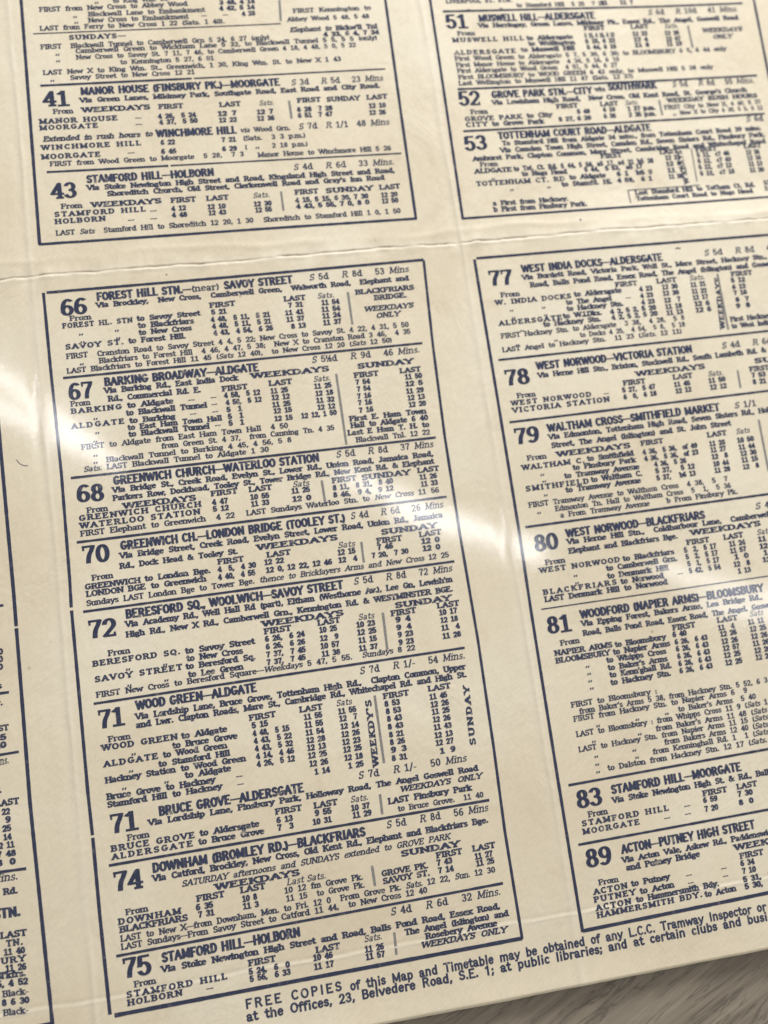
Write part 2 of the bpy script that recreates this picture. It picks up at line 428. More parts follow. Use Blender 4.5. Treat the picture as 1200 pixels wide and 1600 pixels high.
def toks(s):
    out = []
    for t in s.replace('[', ' [').split():
        out.append(t)
    return out
def strokes(s, seg):
    res = []
    if not s: return res
    for part in s.split(';'):
        pl = []
        for t in toks(part):
            if t[0] == '[':
                x, y, rx, ry, a0, a1 = [float(q) for q in t[1:-1].split(',')]
                n = max(3, int(abs(a1 - a0) / 360 * seg + 0.5))
                for i in range(n + 1):
                    a = math.radians(a0 + (a1 - a0) * i / n)
                    q = (x + rx * math.cos(a), y + ry * math.sin(a))
                    if not pl or abs(q[0] - pl[-1][0]) + abs(q[1] - pl[-1][1]) > 1e-4: pl.append(q)
            else:
                pl.append(tuple(float(q) for q in t.split(',')))
        res.append(pl)
    return res

# style: cap height, x scale, stem half width, hairline half width, serifs, tracking, word space, segments
STY = {
 'n': (.0458, .98, .112, .060, 1, .00, .3, 26, INK),
 'h': (.0236, .68, .122, .092, 0, .05, .55, 16, INK),
 'F': (.0185, 1.12, .108, .066, 1, .04, .60, 14, INK),
 'v': (.0157, 1.10, .152, .096, 1, .00, .74, 12, INK),
 'r': (.0147, 1.06, .122, .074, 1, .00, .74, 12, INK),
 's': (.0150, 1.18, .155, .096, 1, .18, .70, 12, INK),
 'w': (.0156, 1.46, .190, .100, 1, .10, .60, 14, INK),
 'f': (.0152, 1.10, .146, .096, 1, .03, .60, 12, INK),
 't': (.0153, 1.08, .165, .098, 1, .00, .60, 12, INK),
 'i': (.0158, 1.00, .092, .058, 1, .03, .42, 12, INK),
 'd': (.0135, 1.15, .140, .096, 0, .05, .42, 8, INK),
 'G': (.0230, 1.04, .108, .092, 0, .24, .80, 18, INK),
 'g': (.0230, .92, .104, .090, 0, .04, .72, 18, INK),
 'V': (.0165, 1.30, .175, .098, 1, .20, .5, 14, INK),
}
CACHE = {}
def glyph(ch, st, ital):
    key = (ch, st, ital)
    if key in CACHE: return CACHE[key]
    cap, xs, hx, hy, ser, trk, ws, seg, _ = STY[st]
    if ital: hx = hx * 0.86
    w, body, sp, bk = G[ch]
    if ch in 'aesg' and ser: hy *= 0.70
    if ch in '—-': hy = hy * 0.75
    polys = []
    fy = lambda y: hy + y * (1 - 2 * hy)
    def sup(nx, ny):
        k = math.sqrt((hx * nx) ** 2 + (hy * ny) ** 2) or 1e-9
        return hx * hx * nx / k, hy * hy * ny / k
    def pen(pl, ext=True):
        pl = [(x * xs, fy(y)) for x, y in pl]
        n = len(pl)
        for i in range(n - 1):
            (x0, y0), (x1, y1) = pl[i], pl[i + 1]
            L = math.hypot(x1 - x0, y1 - y0)
            if L < 1e-6: continue
            tx, ty = (x1 - x0) / L, (y1 - y0) / L
            e = hy if ext else 0
            closed = abs(pl[0][0] - pl[-1][0]) + abs(pl[0][1] - pl[-1][1]) < 1e-4
            if i == 0 and not closed: x0 -= tx * e; y0 -= ty * e
            if i == n - 2 and not closed: x1 += tx * e; y1 += ty * e
            sx, sy = sup(-ty, tx)
            polys.append([(x0 - sx, y0 - sy), (x1 - sx, y1 - sy), (x1 + sx, y1 + sy), (x0 + sx, y0 + sy)])
        for i in range(1, n - 1):
            x, y = pl[i]
            polys.append([(x + hx * math.cos(a), y + hy * math.sin(a)) for a in [k * math.pi / 4 + 0.2 for k in range(8)]])
    for pl in strokes(body, seg): pen(pl)
    if ser:
        for pl in strokes(bk, seg):
            pl = [(x * xs, fy(y)) for x, y in pl]
            (x0, y0), (x1, y1) = pl
            h = hy * 0.8; s_ = 1 if y1 > y0 else -1
            polys.append([(x0 - h, y0 - s_ * hy), (x0 + h, y0 - s_ * hy), (x1 + h, y1), (x1 - h, y1)])
        for t in sp.split():
            x, y = [float(q) for q in t.split(',')]
            x *= xs; L = hx + 0.085 * (xs ** 0.5); b0 = fy(y)
            polys.append([(x - L, b0 - hy), (x + L, b0 - hy), (x + L, b0 + hy), (x - L, b0 + hy)])
    vs, fs = [], []
    for q in polys:
        area2 = sum(q[i][0] * q[(i + 1) % len(q)][1] - q[(i + 1) % len(q)][0] * q[i][1] for i in range(len(q)))
        if area2 < 0: q = q[::-1]
        fs.append(list(range(len(vs), len(vs) + len(q))))
        vs += [Vector(p) for p in q]
    ov, oe, of, _, _, off = delaunay_2d_cdt(vs, [], fs, 0, 1e-5)
    tri = [list(f) for f, o in zip(of, off) if o]
    P = np.array([(p.x, p.y) for p in ov])
    if ital: P[:, 0] += 0.24 * P[:, 1]
    CACHE[key] = (w * xs, P, tri)
    return CACHE[key]

class Ink:
    """collects printed marks in page coordinates, then links them as one mesh that follows the paper"""
    def __init__(self): self.v, self.f, self.n = [], [], 0
    def add(self, P, tris):
        self.v.append(P)
        self.f += [[i + self.n for i in t] for t in tris]
        self.n += len(P)
    def line(self, u0, v0, u1, v1, w, jit=0.0, step=0.02):
        L = math.hypot(u1 - u0, v1 - v0); n = max(1, int(L / step))
        tx, ty = (u1 - u0) / L, (v1 - v0) / L
        ts = np.linspace(0, 1, n + 1)
        jw = 1 + jit * np.array([random.uniform(-1, 1) for _ in ts])
        c = np.stack([u0 + (u1 - u0) * ts, v0 + (v1 - v0) * ts], 1)
        nn = np.array([-ty, tx])
        P = np.concatenate([c - nn * (w / 2 * jw)[:, None], c + nn * (w / 2 * jw)[:, None]])
        m_ = n + 1
        self.add(P, [[i, i + 1, m_ + i + 1, m_ + i] for i in range(n)])
    def build(self, name, mat, parent, lift=0.00055):
        P = np.concatenate(self.v)
        z = height(P[:, 0], P[:, 1]) + lift
        W = np.stack([P[:, 0] * S, -P[:, 1] * S, z * S], 1)
        # faces must look up
        fs = []
        for f in self.f:
            a, b, c = W[f[0]], W[f[1]], W[f[2]]
            if (b[0] - a[0]) * (c[1] - a[1]) - (c[0] - a[0]) * (b[1] - a[1]) < 0: f = f[::-1]
            fs.append(f)
        return mesh_obj(name, W.tolist(), fs, mat, parent)

def layout(txt, st):
    """[(x, char, italic)], width, spaces — in cap heights"""
    cap, xs, hx, hy, ser, trk, ws, seg, _ = STY[st]
    out, x, ital, sp = [], 0.0, st == 'i', []
    for ch in txt:
        if ch == '_': ital = not ital; continue
        if ch == ' ':
            x += ws * xs; sp.append(len(out)); continue
        g = glyph(ch, st, ital)
        out.append([x, ch, ital]); x += g[0] + trk
    return out, x - trk, sp

def put_text(ink, st, u, v, ue, slope, txt):
    cap = STY[st][0]
    if st in 'vrtfs': cap *= random.uniform(0.97, 1.03)
    lay, wid, sp = layout(txt, st)
    sx, extra, tr = 1.0, 0.0, 0.0
    if ue is not None:
        r = (ue - u) / (wid * cap)
        if st == 's':
            sx = min(1.05, max(0.82, r)); tr = ((ue - u) / cap - wid * sx) / max(1, len(lay) - 1)
        else:
            sx = min({'h': 1.5, 'n': 1.4}.get(st, 1.16), max(0.58, r))
            rest = (ue - u) / cap - wid * sx
            if sp: extra = rest / len(sp)
            else: sx = min(1.5, r)
    k = 0
    for n, (x, ch, it) in enumerate(lay):
        k = sum(1 for s_ in sp if s_ <= n)
        _, P, tri = glyph(ch, st, it)
        X = (P[:, 0] + x) * sx + extra * k + tr * n
        jy = random.uniform(-0.02, 0.02)
        Y = P[:, 1] + jy
        uu = u + X * cap
        ink.add(np.stack([uu, v + slope * (uu - u) - Y * cap], 1), tri)

def put_vertical(ink, u0, v0, u1, v1, txt):
    """letters turned to read upwards, spread between the two ends"""
    st = 'V'; cap = STY[st][0]
    lay, wid, sp = layout(txt, st)
    L = math.hypot(u1 - u0, v1 - v0); tx, ty = (u1 - u0) / L, (v1 - v0) / L
    r = L / (wid * cap); sx = min(1.1, r); tr = (L / cap - wid * sx) / max(1, len(lay) - 1)
    for n, (x, ch, it) in enumerate(lay):
        _, P, tri = glyph(ch, st, it)
        a = ((P[:, 0] + x) * sx + tr * n) * cap
        b = P[:, 1] * cap
        # baseline runs up the page; letter tops point left
        ink.add(np.stack([u0 + tx * a + ty * b, v0 + ty * a - tx * b], 1), tri)

TEXT = [
 ('A0', 'upper', [
  ('r', 0.2491, -0.8207, None, -0.0151, 'to King Wm. St.'),
  ('r', 0.0511, -0.7998, 0.4511, -0.0135, 'FIRST from New Cross to Abbey Wood'),
  ('r', 0.1796, -0.7815, 0.4973, -0.0116, 'Blackwall Lane to Embankment'),
  ('r', 0.1779, -0.7627, 0.4498, -0.0099, 'New Cross to Embankment'),
  ('r', 0.0481, -0.7432, 0.548, -0.0082, 'LAST from Ferry to New Cross 1 22 (Sats. 1 40).'),
  ('d', 0.2003, -0.8198, None, -0.0151, '„'),
  ('d', 0.1396, -0.7784, None, -0.0114, '„'),
  ('d', 0.1409, -0.7609, None, -0.0097, '„'),
  ('d', 0.4853, -0.7675, None, -0.01, '--'),
  ('d', 0.5445, -0.7679, None, -0.01, '--'),
  ('t', 0.5398, -0.8053, 0.6385, -0.0134, '3 48, 4 14'),
  ('t', 0.5377, -0.7868, 0.6362, -0.0117, '4 42, 5 14'),
  ('t', 0.598, -0.7679, 0.6357, -0.01, '4 28'),
  ('r', 0.7427, -0.7713, 0.9671, -0.0101, 'FIRST Kennington to'),
  ('r', 0.7232, -0.7453, 0.9584, -0.0079, 'Abbey Wood 5 48, 5 48'),
  ('v', 0.7262, -0.7118, 0.9773, -0.0072, "_Elephant to_ Blckw'll Tnl"),
  ('t', 0.8198, -0.6941, 0.9797, -0.0071, '4 33, 6 4, 7 34'),
  ('s', 0.1225, -0.7126, 0.2733, -0.0073, 'SUNDAYS—'),
  ('r', 0.0457, -0.6877, 0.6667, -0.0071, 'FIRST  Blackwall Tunnel to Camberwell Grn 5 24, 6 27 (only)'),
  ('r', 0.1359, -0.6723, 0.9724, -0.007, 'Camberwell Green to Wickham Lane 5 32, to Blackwall Tunnel 5 5, 5 5 (only)'),
  ('r', 0.1358, -0.6531, 0.908, -0.0068, 'New Cross to Savoy St. 7 11, 7 46, to Camberwell Green 4 18, 4 48, 5 0, 5 22'),
  ('r', 0.2513, -0.6339, 0.506, -0.0067, 'to Kennington 5 27, 6 01'),
  ('r', 0.0455, -0.6115, 0.8595, -0.0065, 'LAST New X to King Wm. St., Greenwich, 1 30, King Wm. St. to New X 1 43'),
  ('r', 0.1149, -0.5937, 0.449, -0.0064, 'Savoy Street to New Cross 12 21'),
  ('d', 0.0831, -0.6669, None, -0.0069, '„'),
  ('d', 0.0832, -0.6478, None, -0.0068, '„'),
  ('d', 0.0632, -0.5905, None, -0.0064, '„'),
 ]),
 ('A1', '41', [
  ('n', 0.0388, -0.5176, 0.1082, -0.004, '41'),
  ('h', 0.1388, -0.547, 0.6774, -0.0051, 'MANOR HOUSE (FINSBURY PK.)—MOORGATE'),
  ('F', 0.7089, -0.5491, 0.9698, -0.005, '_S_ 3d   _R_ 5d   23 _Mins_'),
  ('v', 0.134, -0.5252, 0.9587, -0.0043, 'Via Green Lanes, Mildmay Park, Southgate Road, East Road and City Road.'),
  ('r', 0.0619, -0.4957, 0.1147, -0.0032, 'From'),
  ('w', 0.137, -0.4962, 0.3177, -0.0032, 'WEEKDAYS'),
  ('f', 0.3404, -0.4956, 0.4064, -0.0031, 'FIRST'),
  ('f', 0.5046, -0.4934, 0.5631, -0.003, 'LAST'),
  ('i', 0.6129, -0.4923, 0.6543, -0.003, 'Sats.'),
  ('f', 0.72, -0.4952, 0.7859, -0.0031, 'FIRST'),
  ('w', 0.802, -0.4936, 0.8964, -0.003, 'SUNDAY'),
  ('f', 0.916, -0.4944, 0.9754, -0.003, 'LAST'),
  ('s', 0.0237, -0.4685, 0.2282, -0.0022, 'MANOR HOUSE'),
  ('d', 0.2749, -0.4674, 0.292, -0.0021, '--'),
  ('t', 0.3358, -0.4673, 0.438, -0.0021, '4 26,  5 24'),
  ('t', 0.4969, -0.4663, 0.5482, -0.0021, '12 7'),
  ('t', 0.6038, -0.4657, 0.6493, -0.002, '12 7'),
  ('t', 0.7165, -0.4675, 0.8154, -0.0021, '6 28  7 28'),
  ('t', 0.9184, -0.468, 0.9673, -0.0021, '12 10'),
  ('s', 0.0233, -0.45, 0.1748, -0.0015, 'MOORGATE'),
  ('d', 0.2742, -0.4486, 0.2912, -0.0014, '--'),
  ('t', 0.3374, -0.4495, 0.4406, -0.0015, '4 37,  5 50'),
  ('t', 0.4982, -0.4471, 0.5472, -0.0014, '12 22'),
  ('t', 0.6027, -0.4465, 0.6505, -0.0014, '12 36'),
  ('t', 0.716, -0.4494, 0.813, -0.0015, '6 51  7 47'),
  ('t', 0.9168, -0.4472, 0.9644, -0.0014, '12 26'),
  ('v', 0.0293, -0.4168, 0.3153, -0.0003, '_Extended in rush hours to_'),
  ('h', 0.3262, -0.4123, 0.542, -0.0001, 'WINCHMORE HILL'),
  ('r', 0.5521, -0.4142, 0.6902, -0.0002, '_via_ Wood Grn.'),
  ('F', 0.7129, -0.4148, 0.9689, -0.0002, '_S_ 7d  _R_ 1/1  48 _Mins_'),
  ('s', 0.0229, -0.3926, 0.2828, 0.0006, 'WINCHMORE HILL'),
  ('t', 0.3352, -0.3899, 0.3734, 0.0007, '6 22'),
  ('t', 0.4986, -0.3886, 0.5381, 0.0007, '7 21'),
  ('r', 0.5568, -0.3897, 0.7304, 0.0007, '(Sats.  3 3 p.m.)'),
  ('s', 0.0207, -0.3663, 0.1737, 0.0016, 'MOORGATE'),
  ('d', 0.2454, -0.367, 0.2634, 0.0015, '--'),
  ('t', 0.3337, -0.3636, 0.3741, 0.0016, '6 46'),
  ('t', 0.4973, -0.3615, 0.5372, 0.0017, '6 29'),
  ('r', 0.5585, -0.3642, 0.7331, 0.0016, '(  „   2 18 p.m.)'),
  ('r', 0.0409, -0.3454, 0.5544, 0.0023, 'FIRST from Wood Green to Moorgate  5 28,  7 3'),
  ('r', 0.5916, -0.3382, 0.9639, 0.0025, 'Manor House to Winchmore Hill 5 26'),
 ]),
 ('A2', '43', [
  ('n', 0.0369, -0.2516, 0.1035, 0.0008, '43'),
  ('h', 0.1316, -0.2917, 0.467, 0.0019, 'STAMFORD HILL—HOLBORN'),
  ('F', 0.6837, -0.2948, 0.9659, 0.002, '_S_ 4d   _R_ 6d   33 _Mins._'),
  ('v', 0.1298, -0.2709, 0.9642, 0.0013, 'Via Stoke Newington High Street and Road, Kingsland High Street and Road,'),
  ('v', 0.1804, -0.2508, 0.9326, 0.0008, "Shoreditch Church, Old Street, Clerkenwell Road and Gray's Inn Road"),
  ('r', 0.0593, -0.2225, 0.1139, -0.0, 'From'),
  ('w', 0.1368, -0.2218, 0.3197, -0.0, 'WEEKDAYS'),
  ('f', 0.3447, -0.2206, 0.4109, -0.0001, 'FIRST'),
  ('f', 0.439, -0.2202, 0.4988, -0.0001, 'LAST'),
  ('i', 0.5637, -0.2201, 0.6095, -0.0001, 'Sats.'),
  ('f', 0.679, -0.222, 0.7433, -0.0, 'FIRST'),
  ('w', 0.764, -0.2212, 0.8959, -0.0001, 'SUNDAY'),
  ('f', 0.9143, -0.2217, 0.9728, -0.0, 'LAST'),
  ('s', 0.0404, -0.2009, 0.2761, -0.0006, 'STAMFORD HILL'),
  ('d', 0.2873, -0.1965, 0.3049, -0.0007, '--'),
  ('t', 0.3434, -0.1974, 0.3825, -0.0007, '4 12'),
  ('t', 0.439, -0.1955, 0.4878, -0.0008, '12 10'),
  ('t', 0.5635, -0.1953, 0.612, -0.0008, '12 30'),
  ('t', 0.6771, -0.1983, 0.8796, -0.0007, '4 15, 5 15, 6 30, 7 30'),
  ('t', 0.9156, -0.1986, 0.9625, -0.0007, '12 20'),
  ('s', 0.0397, -0.1809, 0.1697, -0.0012, 'HOLBORN'),
  ('d', 0.2268, -0.1741, 0.2437, -0.0014, '--'),
  ('d', 0.285, -0.1741, 0.3031, -0.0014, '--'),
  ('t', 0.343, -0.1787, 0.3832, -0.0012, '4 48'),
  ('t', 0.4397, -0.1779, 0.4874, -0.0013, '12 43'),
  ('t', 0.5653, -0.1775, 0.6109, -0.0013, '12 55'),
  ('t', 0.6777, -0.1804, 0.88, -0.0012, '4 43, 5 55, 7 0, 8 0'),
  ('t', 0.9153, -0.1805, 0.9617, -0.0012, '12 50'),
  ('r', 0.0395, -0.1485, 0.557, -0.002, 'LAST _Sats_  Stamford Hill to Shoreditch 12 20, 1 30'),
  ('r', 0.5843, -0.1485, 0.964, -0.0021, 'Shoreditch to Stamford Hill 1 0, 1 50'),
 ]),
 ('B0', 'upper', [
  ('s', 1.1908, -0.787, 1.3914, -0.0021, 'LIVERPOOL ST. STN.'),
  ('r', 1.4022, -0.7699, 1.6774, -0.0021, 'to Stamford Hill  5 25  7 28'),
  ('d', 1.2497, -0.7627, None, -0.0021, '„'),
  ('d', 1.349, -0.764, None, -0.0021, '„'),
  ('t', 1.6655, -0.7721, 1.7683, -0.0021, '11    11 7'),
 ]),
 ('B1', '51', [
  ('n', 1.1796, -0.7049, 1.2464, -0.0035, '51'),
  ('h', 1.2806, -0.7259, 1.6382, -0.003, 'MUSWELL HILL—ALDERSGATE'),
  ('F', 1.8089, -0.7358, 2.1001, -0.0028, '_S_ 6d   _R_ 10d   41 _Mins._'),
  ('v', 1.2753, -0.7064, 2.0961, -0.0034, 'Via Harringay, Green Lanes, Mildmay Pk., Essex Rd., The Angel, Goswell Road'),
  ('r', 1.2091, -0.6832, 1.2618, -0.004, 'From'),
  ('f', 1.5975, -0.6895, 1.6626, -0.0039, 'FIRST'),
  ('f', 1.745, -0.6905, 1.802, -0.0039, 'LAST'),
  ('i', 1.8525, -0.6895, 1.8973, -0.0039, 'Sats.'),
  ('f', 1.9701, -0.6702, 2.0998, -0.0044, '_WEEKDAYS_'),
  ('f', 2.0005, -0.6483, 2.0622, -0.0049, '_ONLY_'),
  ('s', 1.1908, -0.662, 1.4071, -0.0045, 'MUSWELL HILL'),
  ('v', 1.4153, -0.6628, 1.5582, -0.0045, 'to Aldersgate'),
  ('t', 1.5954, -0.6652, 1.6894, -0.0045, '5 15, 6 15, 6 22'),
  ('t', 1.7463, -0.6672, 1.7945, -0.0044, '12 22'),
  ('t', 1.8494, -0.6667, 1.8959, -0.0045, '12 26'),
  ('v', 1.4176, -0.6445, 1.5618, -0.0049, 'to Wellington'),
  ('t', 1.5944, -0.6468, 1.6882, -0.0049, '5 15, 6 22'),
  ('t', 1.747, -0.648, 1.7921, -0.0049, '12 4'),
  ('t', 1.8501, -0.6475, 1.8965, -0.0049, '12 47'),
  ('s', 1.1908, -0.6221, 1.3756, -0.0055, 'ALDERSGATE'),
  ('v', 1.3918, -0.6254, 1.5576, -0.0054, 'to Muswell Hill'),
  ('t', 1.5956, -0.6273, 1.688, -0.0054, '5 44, 6 15'),
  ('t', 1.7467, -0.6299, 1.7931, -0.0053, '11 8'),
  ('t', 1.8489, -0.6302, 1.8976, -0.0054, '11 19'),
  ('r', 1.1891, -0.6028, 2.0357, -0.0059, 'First Wood Green to Aldersgate 5 7, 5 30, 6 30; to BLOOMSBURY 6 5, 6 44 only'),
  ('r', 1.1896, -0.583, 1.6889, -0.0064, 'First Manor House to Aldersgate  4 34, 5 16, 6 10'),
  ('r', 1.1898, -0.5641, 1.6799, -0.0069, 'First Aldersgate to Wood Green  4 51, 5 44, 6 27'),
  ('r', 1.1902, -0.5444, 1.9813, -0.0073, 'First BLOOMSBURY to WOOD GREEN 6 42 only, to Muswell Hill 5 38 only'),
  ('r', 1.1882, -0.5257, 1.7226, -0.0078, 'Last Wellington to Muswell Hill 11 47 (Sats. 12 37)'),
 ]),
 ('B2', '52', [
  ('n', 1.1797, -0.4622, 1.2454, -0.0101, '52'),
  ('h', 1.2808, -0.4822, 1.586, -0.0093, 'GROVE PARK STN.—CITY'),
  ('v', 1.5954, -0.4912, 1.6286, -0.0091, 'via'),
  ('h', 1.638, -0.4924, 1.7895, -0.0091, 'SOUTHWARK'),
  ('F', 1.8393, -0.496, 2.1026, -0.009, '_S_ 5d   _R_ 8d   55 _Mins._'),
  ('v', 1.2775, -0.4613, 2.074, -0.0102, "Via Lewisham High Road,  New Cross, Old Kent Road, St. George's Church"),
  ('r', 1.2094, -0.4347, 1.2605, -0.0112, 'From'),
  ('f', 1.4687, -0.4423, 1.5345, -0.011, 'FIRST'),
  ('f', 1.6035, -0.444, 1.6592, -0.011, 'LAST'),
  ('i', 1.6806, -0.4445, 1.7216, -0.011, 'Sats.'),
  ('f', 1.8139, -0.4466, 2.1035, -0.0109, 'WEEKDAY RUSH HOURS'),
  ('s', 1.1892, -0.4134, 1.3601, -0.012, 'GROVE PARK'),
  ('v', 1.3741, -0.4165, 1.4513, -0.0119, 'to City'),
  ('t', 1.5288, -0.4232, 1.5684, -0.0117, '5 48'),
  ('t', 1.6093, -0.4258, 1.647, -0.0117, '6 10'),
  ('t', 1.6847, -0.4251, 1.7723, -0.0117, '1 27 p.m.'),
  ('r', 1.8009, -0.425, 2.1102, -0.0118, 'FIRST City to New X, 4 40, 5 37'),
  ('s', 1.1893, -0.3956, 1.253, -0.0127, 'CITY'),
  ('v', 1.2669, -0.3953, 1.4231, -0.0127, 'to Grove Park'),
  ('t', 1.469, -0.4014, 1.5682, -0.0126, '5 27, 6 20'),
  ('t', 1.6077, -0.4053, 1.6455, -0.0125, '6 26'),
  ('t', 1.6855, -0.4058, 1.7708, -0.0125, '2 35 p.m.'),
  ('r', 1.8465, -0.4061, 2.1128, -0.0126, 'New X to City 4 30, 5 5, 5 12'),
  ('d', 1.8244, -0.4046, None, -0.0126, '„'),
 ]),
 ('B3', '53', [
  ('n', 1.175, -0.3232, 1.2426, -0.0119, '53'),
  ('h', 1.2784, -0.3536, 1.7459, -0.0125, 'TOTTENHAM COURT ROAD—ALDGATE'),
  ('F', 2.0498, -0.3724, None, -0.0127, '_S_ 6d   _R_ 10d'),
  ('v', 1.2867, -0.334, 2.0928, -0.0121, 'To Stamford Hill from Aldgate 34 mins., from Tottenham Court Road 39 mins.'),
  ('v', 1.2777, -0.3127, 2.1007, -0.0116, 'Via Camden Town High Street, Camden Rd., Seven Sisters Rd., Finsbury Park,'),
  ('v', 1.1931, -0.2908, 2.0984, -0.0112, 'Amhurst Park, Clapton Common, Mare Street, Cambridge Road and Whitechapel Road'),
  ('f', 1.5752, -0.2803, 1.64, -0.0109, 'FIRST'),
  ('f', 1.7582, -0.2839, 1.8166, -0.011, 'LAST'),
  ('f', 1.8718, -0.2854, 1.9391, -0.011, 'FIRST'),
  ('f', 2.0255, -0.2879, 2.0819, -0.011, 'LAST'),
  ('r', 1.2112, -0.2725, 1.264, -0.0108, 'From'),
  ('f', 1.1921, -0.2526, 1.302, -0.0104, 'ALDGATE'),
  ('v', 1.3076, -0.2542, 1.7346, -0.0105, 'to Tot. Ct. Rd. 5 44, 5 58, a5 17, a4 31 b5 38'),
  ('t', 1.7723, -0.2648, 1.8195, -0.0106, '12 22'),
  ('t', 1.7709, -0.2459, 1.818, -0.0102, '12 8'),
  ('t', 1.7714, -0.2255, 1.8207, -0.0098, '11 7'),
  ('t', 1.772, -0.206, 1.8154, -0.0094, '11 38'),
  ('t', 1.8728, -0.2679, 1.9757, -0.0106, '5 12,  c7 46'),
  ('t', 1.8716, -0.2488, 1.9772, -0.0102, '5 12,  c7 49'),
  ('t', 1.8709, -0.2297, 1.9755, -0.0098, '5 12,  c7 12'),
  ('t', 1.8715, -0.2102, 1.9805, -0.0095, '5 12,  c7 18'),
  ('t', 2.0282, -0.2679, 2.072, -0.0106, '12 26'),
  ('t', 2.0284, -0.2495, 2.0727, -0.0102, '12 16'),
  ('t', 2.0293, -0.2301, 2.0731, -0.0098, '11 13'),
  ('t', 2.0285, -0.2109, 2.0745, -0.0094, '11 20'),
  ('V', 1.8325, -0.1886, 1.8282, -0.2934, "W'KDAYS"),
  ('v', 1.3291, -0.2374, 1.4648, -0.0101, 'to Nags Head'),
  ('t', 1.5181, -0.2412, 1.6969, -0.0101, '5 44,  5 53,  a5 17'),
  ('s', 1.1915, -0.2146, 1.4541, -0.0097, 'TOTTENHAM CT. RD'),
  ('v', 1.4688, -0.2198, 1.5798, -0.0097, 'to Aldgate'),
  ('t', 1.6137, -0.2227, 1.7243, -0.0098, '6 1  b5 9'),
  ('v', 1.4415, -0.1993, 1.5965, -0.0093, 'to Stamfd. Hl.'),
  ('t', 1.6122, -0.2026, 1.7204, -0.0094, '4 59,  6 1'),
  ('d', 1.2383, -0.2313, None, -0.01, '„'),
  ('d', 1.2873, -0.1952, None, -0.0093, '„'),
  ('d', 1.3982, -0.1968, None, -0.0093, '„'),
  ('v', 1.2299, -0.1532, 1.4531, -0.0084, 'a First from Hackney.'),
  ('v', 1.2288, -0.1337, 1.5057, -0.008, 'b First from Finsbury Park.'),
  ('v', 1.6584, -0.1608, 2.0345, -0.0085, "Last Stamford Hill to Tot'ham Ct. Rd."),
  ('v', 1.6578, -0.1417, 2.0226, -0.0081, 'Tottenham Court Road to Nags Head'),
  ('t', 2.063, -0.1685, None, -0.0086, '12 26'),
  ('t', 2.0612, -0.1494, None, -0.0082, '11 30'),
 ]),
 ('C1', '66', [
  ('n', 0.033, 0.0732, 0.1006, -0.0126, '66'),
  ('h', 0.1274, 0.0394, 0.3698, -0.0128, 'FOREST HILL STN.—'),
  ('F', 0.3713, 0.0346, 0.4455, -0.0128, '(near)'),
  ('h', 0.4584, 0.0344, 0.6402, -0.0128, 'SAVOY STREET'),
  ('F', 0.6856, 0.0275, 0.9606, -0.0129, '_S_ 5d   _R_ 8d   53 _Mins_'),
  ('v', 0.1235, 0.0588, 0.958, -0.0127, 'Via Brockley,  New Cross,  Camberwell Green,  Walworth Road,  Elephant and'),
  ('f', 0.8062, 0.0777, 0.9688, -0.0125, 'BLACKFRIARS'),
  ('f', 0.8552, 0.0974, 0.9453, -0.0123, 'BRIDGE.'),
  ('f', 0.8227, 0.1279, 0.9585, -0.0121, '_WEEKDAYS_'),
  ('f', 0.8527, 0.1485, 0.9174, -0.0119, '_ONLY_'),
  ('f', 0.4139, 0.083, 0.4814, -0.0125, 'FIRST'),
  ('f', 0.6111, 0.0813, 0.6696, -0.0125, 'LAST'),
  ('i', 0.701, 0.0804, 0.7466, -0.0125, 'Sats.'),
  ('t', 0.4162, 0.1022, 0.4566, -0.0123, '5 21'),
  ('t', 0.6203, 0.0999, 0.6607, -0.0123, '7 31'),
  ('t', 0.7101, 0.1001, 0.7589, -0.0123, '11 54'),
  ('r', 0.0539, 0.0894, 0.1086, -0.0124, 'From'),
  ('s', 0.0343, 0.1082, 0.2116, -0.0123, 'FOREST HL. STN'),
  ('v', 0.2228, 0.1038, 0.3872, -0.0123, 'to Savoy Street'),
  ('t', 0.4126, 0.1224, 0.5698, -0.0122, '4 48,  5 11,  5 21'),
  ('t', 0.6094, 0.1207, 0.6599, -0.0122, '11 41'),
  ('t', 0.7076, 0.1193, 0.7587, -0.0122, '11 54'),
  ('v', 0.2239, 0.1237, 0.3681, -0.0122, 'to Blackfriars'),
  ('t', 0.4141, 0.141, 0.5707, -0.012, '4 48,  5 11,  5 21'),
  ('t', 0.6108, 0.139, 0.659, -0.012, '11 37'),
  ('t', 0.7075, 0.1376, 0.7576, -0.012, '11 24'),
  ('v', 0.2242, 0.1424, 0.3608, -0.012, 'to New Cross'),
  ('t', 0.4156, 0.1601, 0.5729, -0.0119, '4 43,  4 54,  6 26'),
  ('t', 0.6211, 0.1591, 0.661, -0.0119, '8 13'),
  ('t', 0.7073, 0.1569, 0.7569, -0.0119, '11 37'),
  ('s', 0.0366, 0.1653, 0.183, -0.0119, 'SAVOY ST.'),
  ('v', 0.196, 0.1633, 0.343, -0.0119, 'to Forest Hill.'),
  ('d', 0.0739, 0.1302, None, -0.0121, '„'),
  ('d', 0.1647, 0.1279, None, -0.0121, '„'),
  ('d', 0.0755, 0.1512, None, -0.012, '„'),
  ('d', 0.1661, 0.149, None, -0.012, '„'),
  ('r', 0.0365, 0.1907, 0.9387, -0.0117, 'FIRST  Cranston Road to Savoy Street 4 4, 5 22; New Cross to Savoy St. 4 22, 4 31, 5 50'),
  ('r', 0.1169, 0.2095, 0.941, -0.0115, 'Blackfriars to Forest Hill  4 46, 4 47, 5 38;  New X to Cranston Road 3 46,  4 35'),
  ('r', 0.0344, 0.2295, 0.8872, -0.0114, 'LAST Blackfriars to Forest Hill 11 45 (_Sats_ 12 40),  to New Cross 12 20 (_Sats_ 12 50)'),
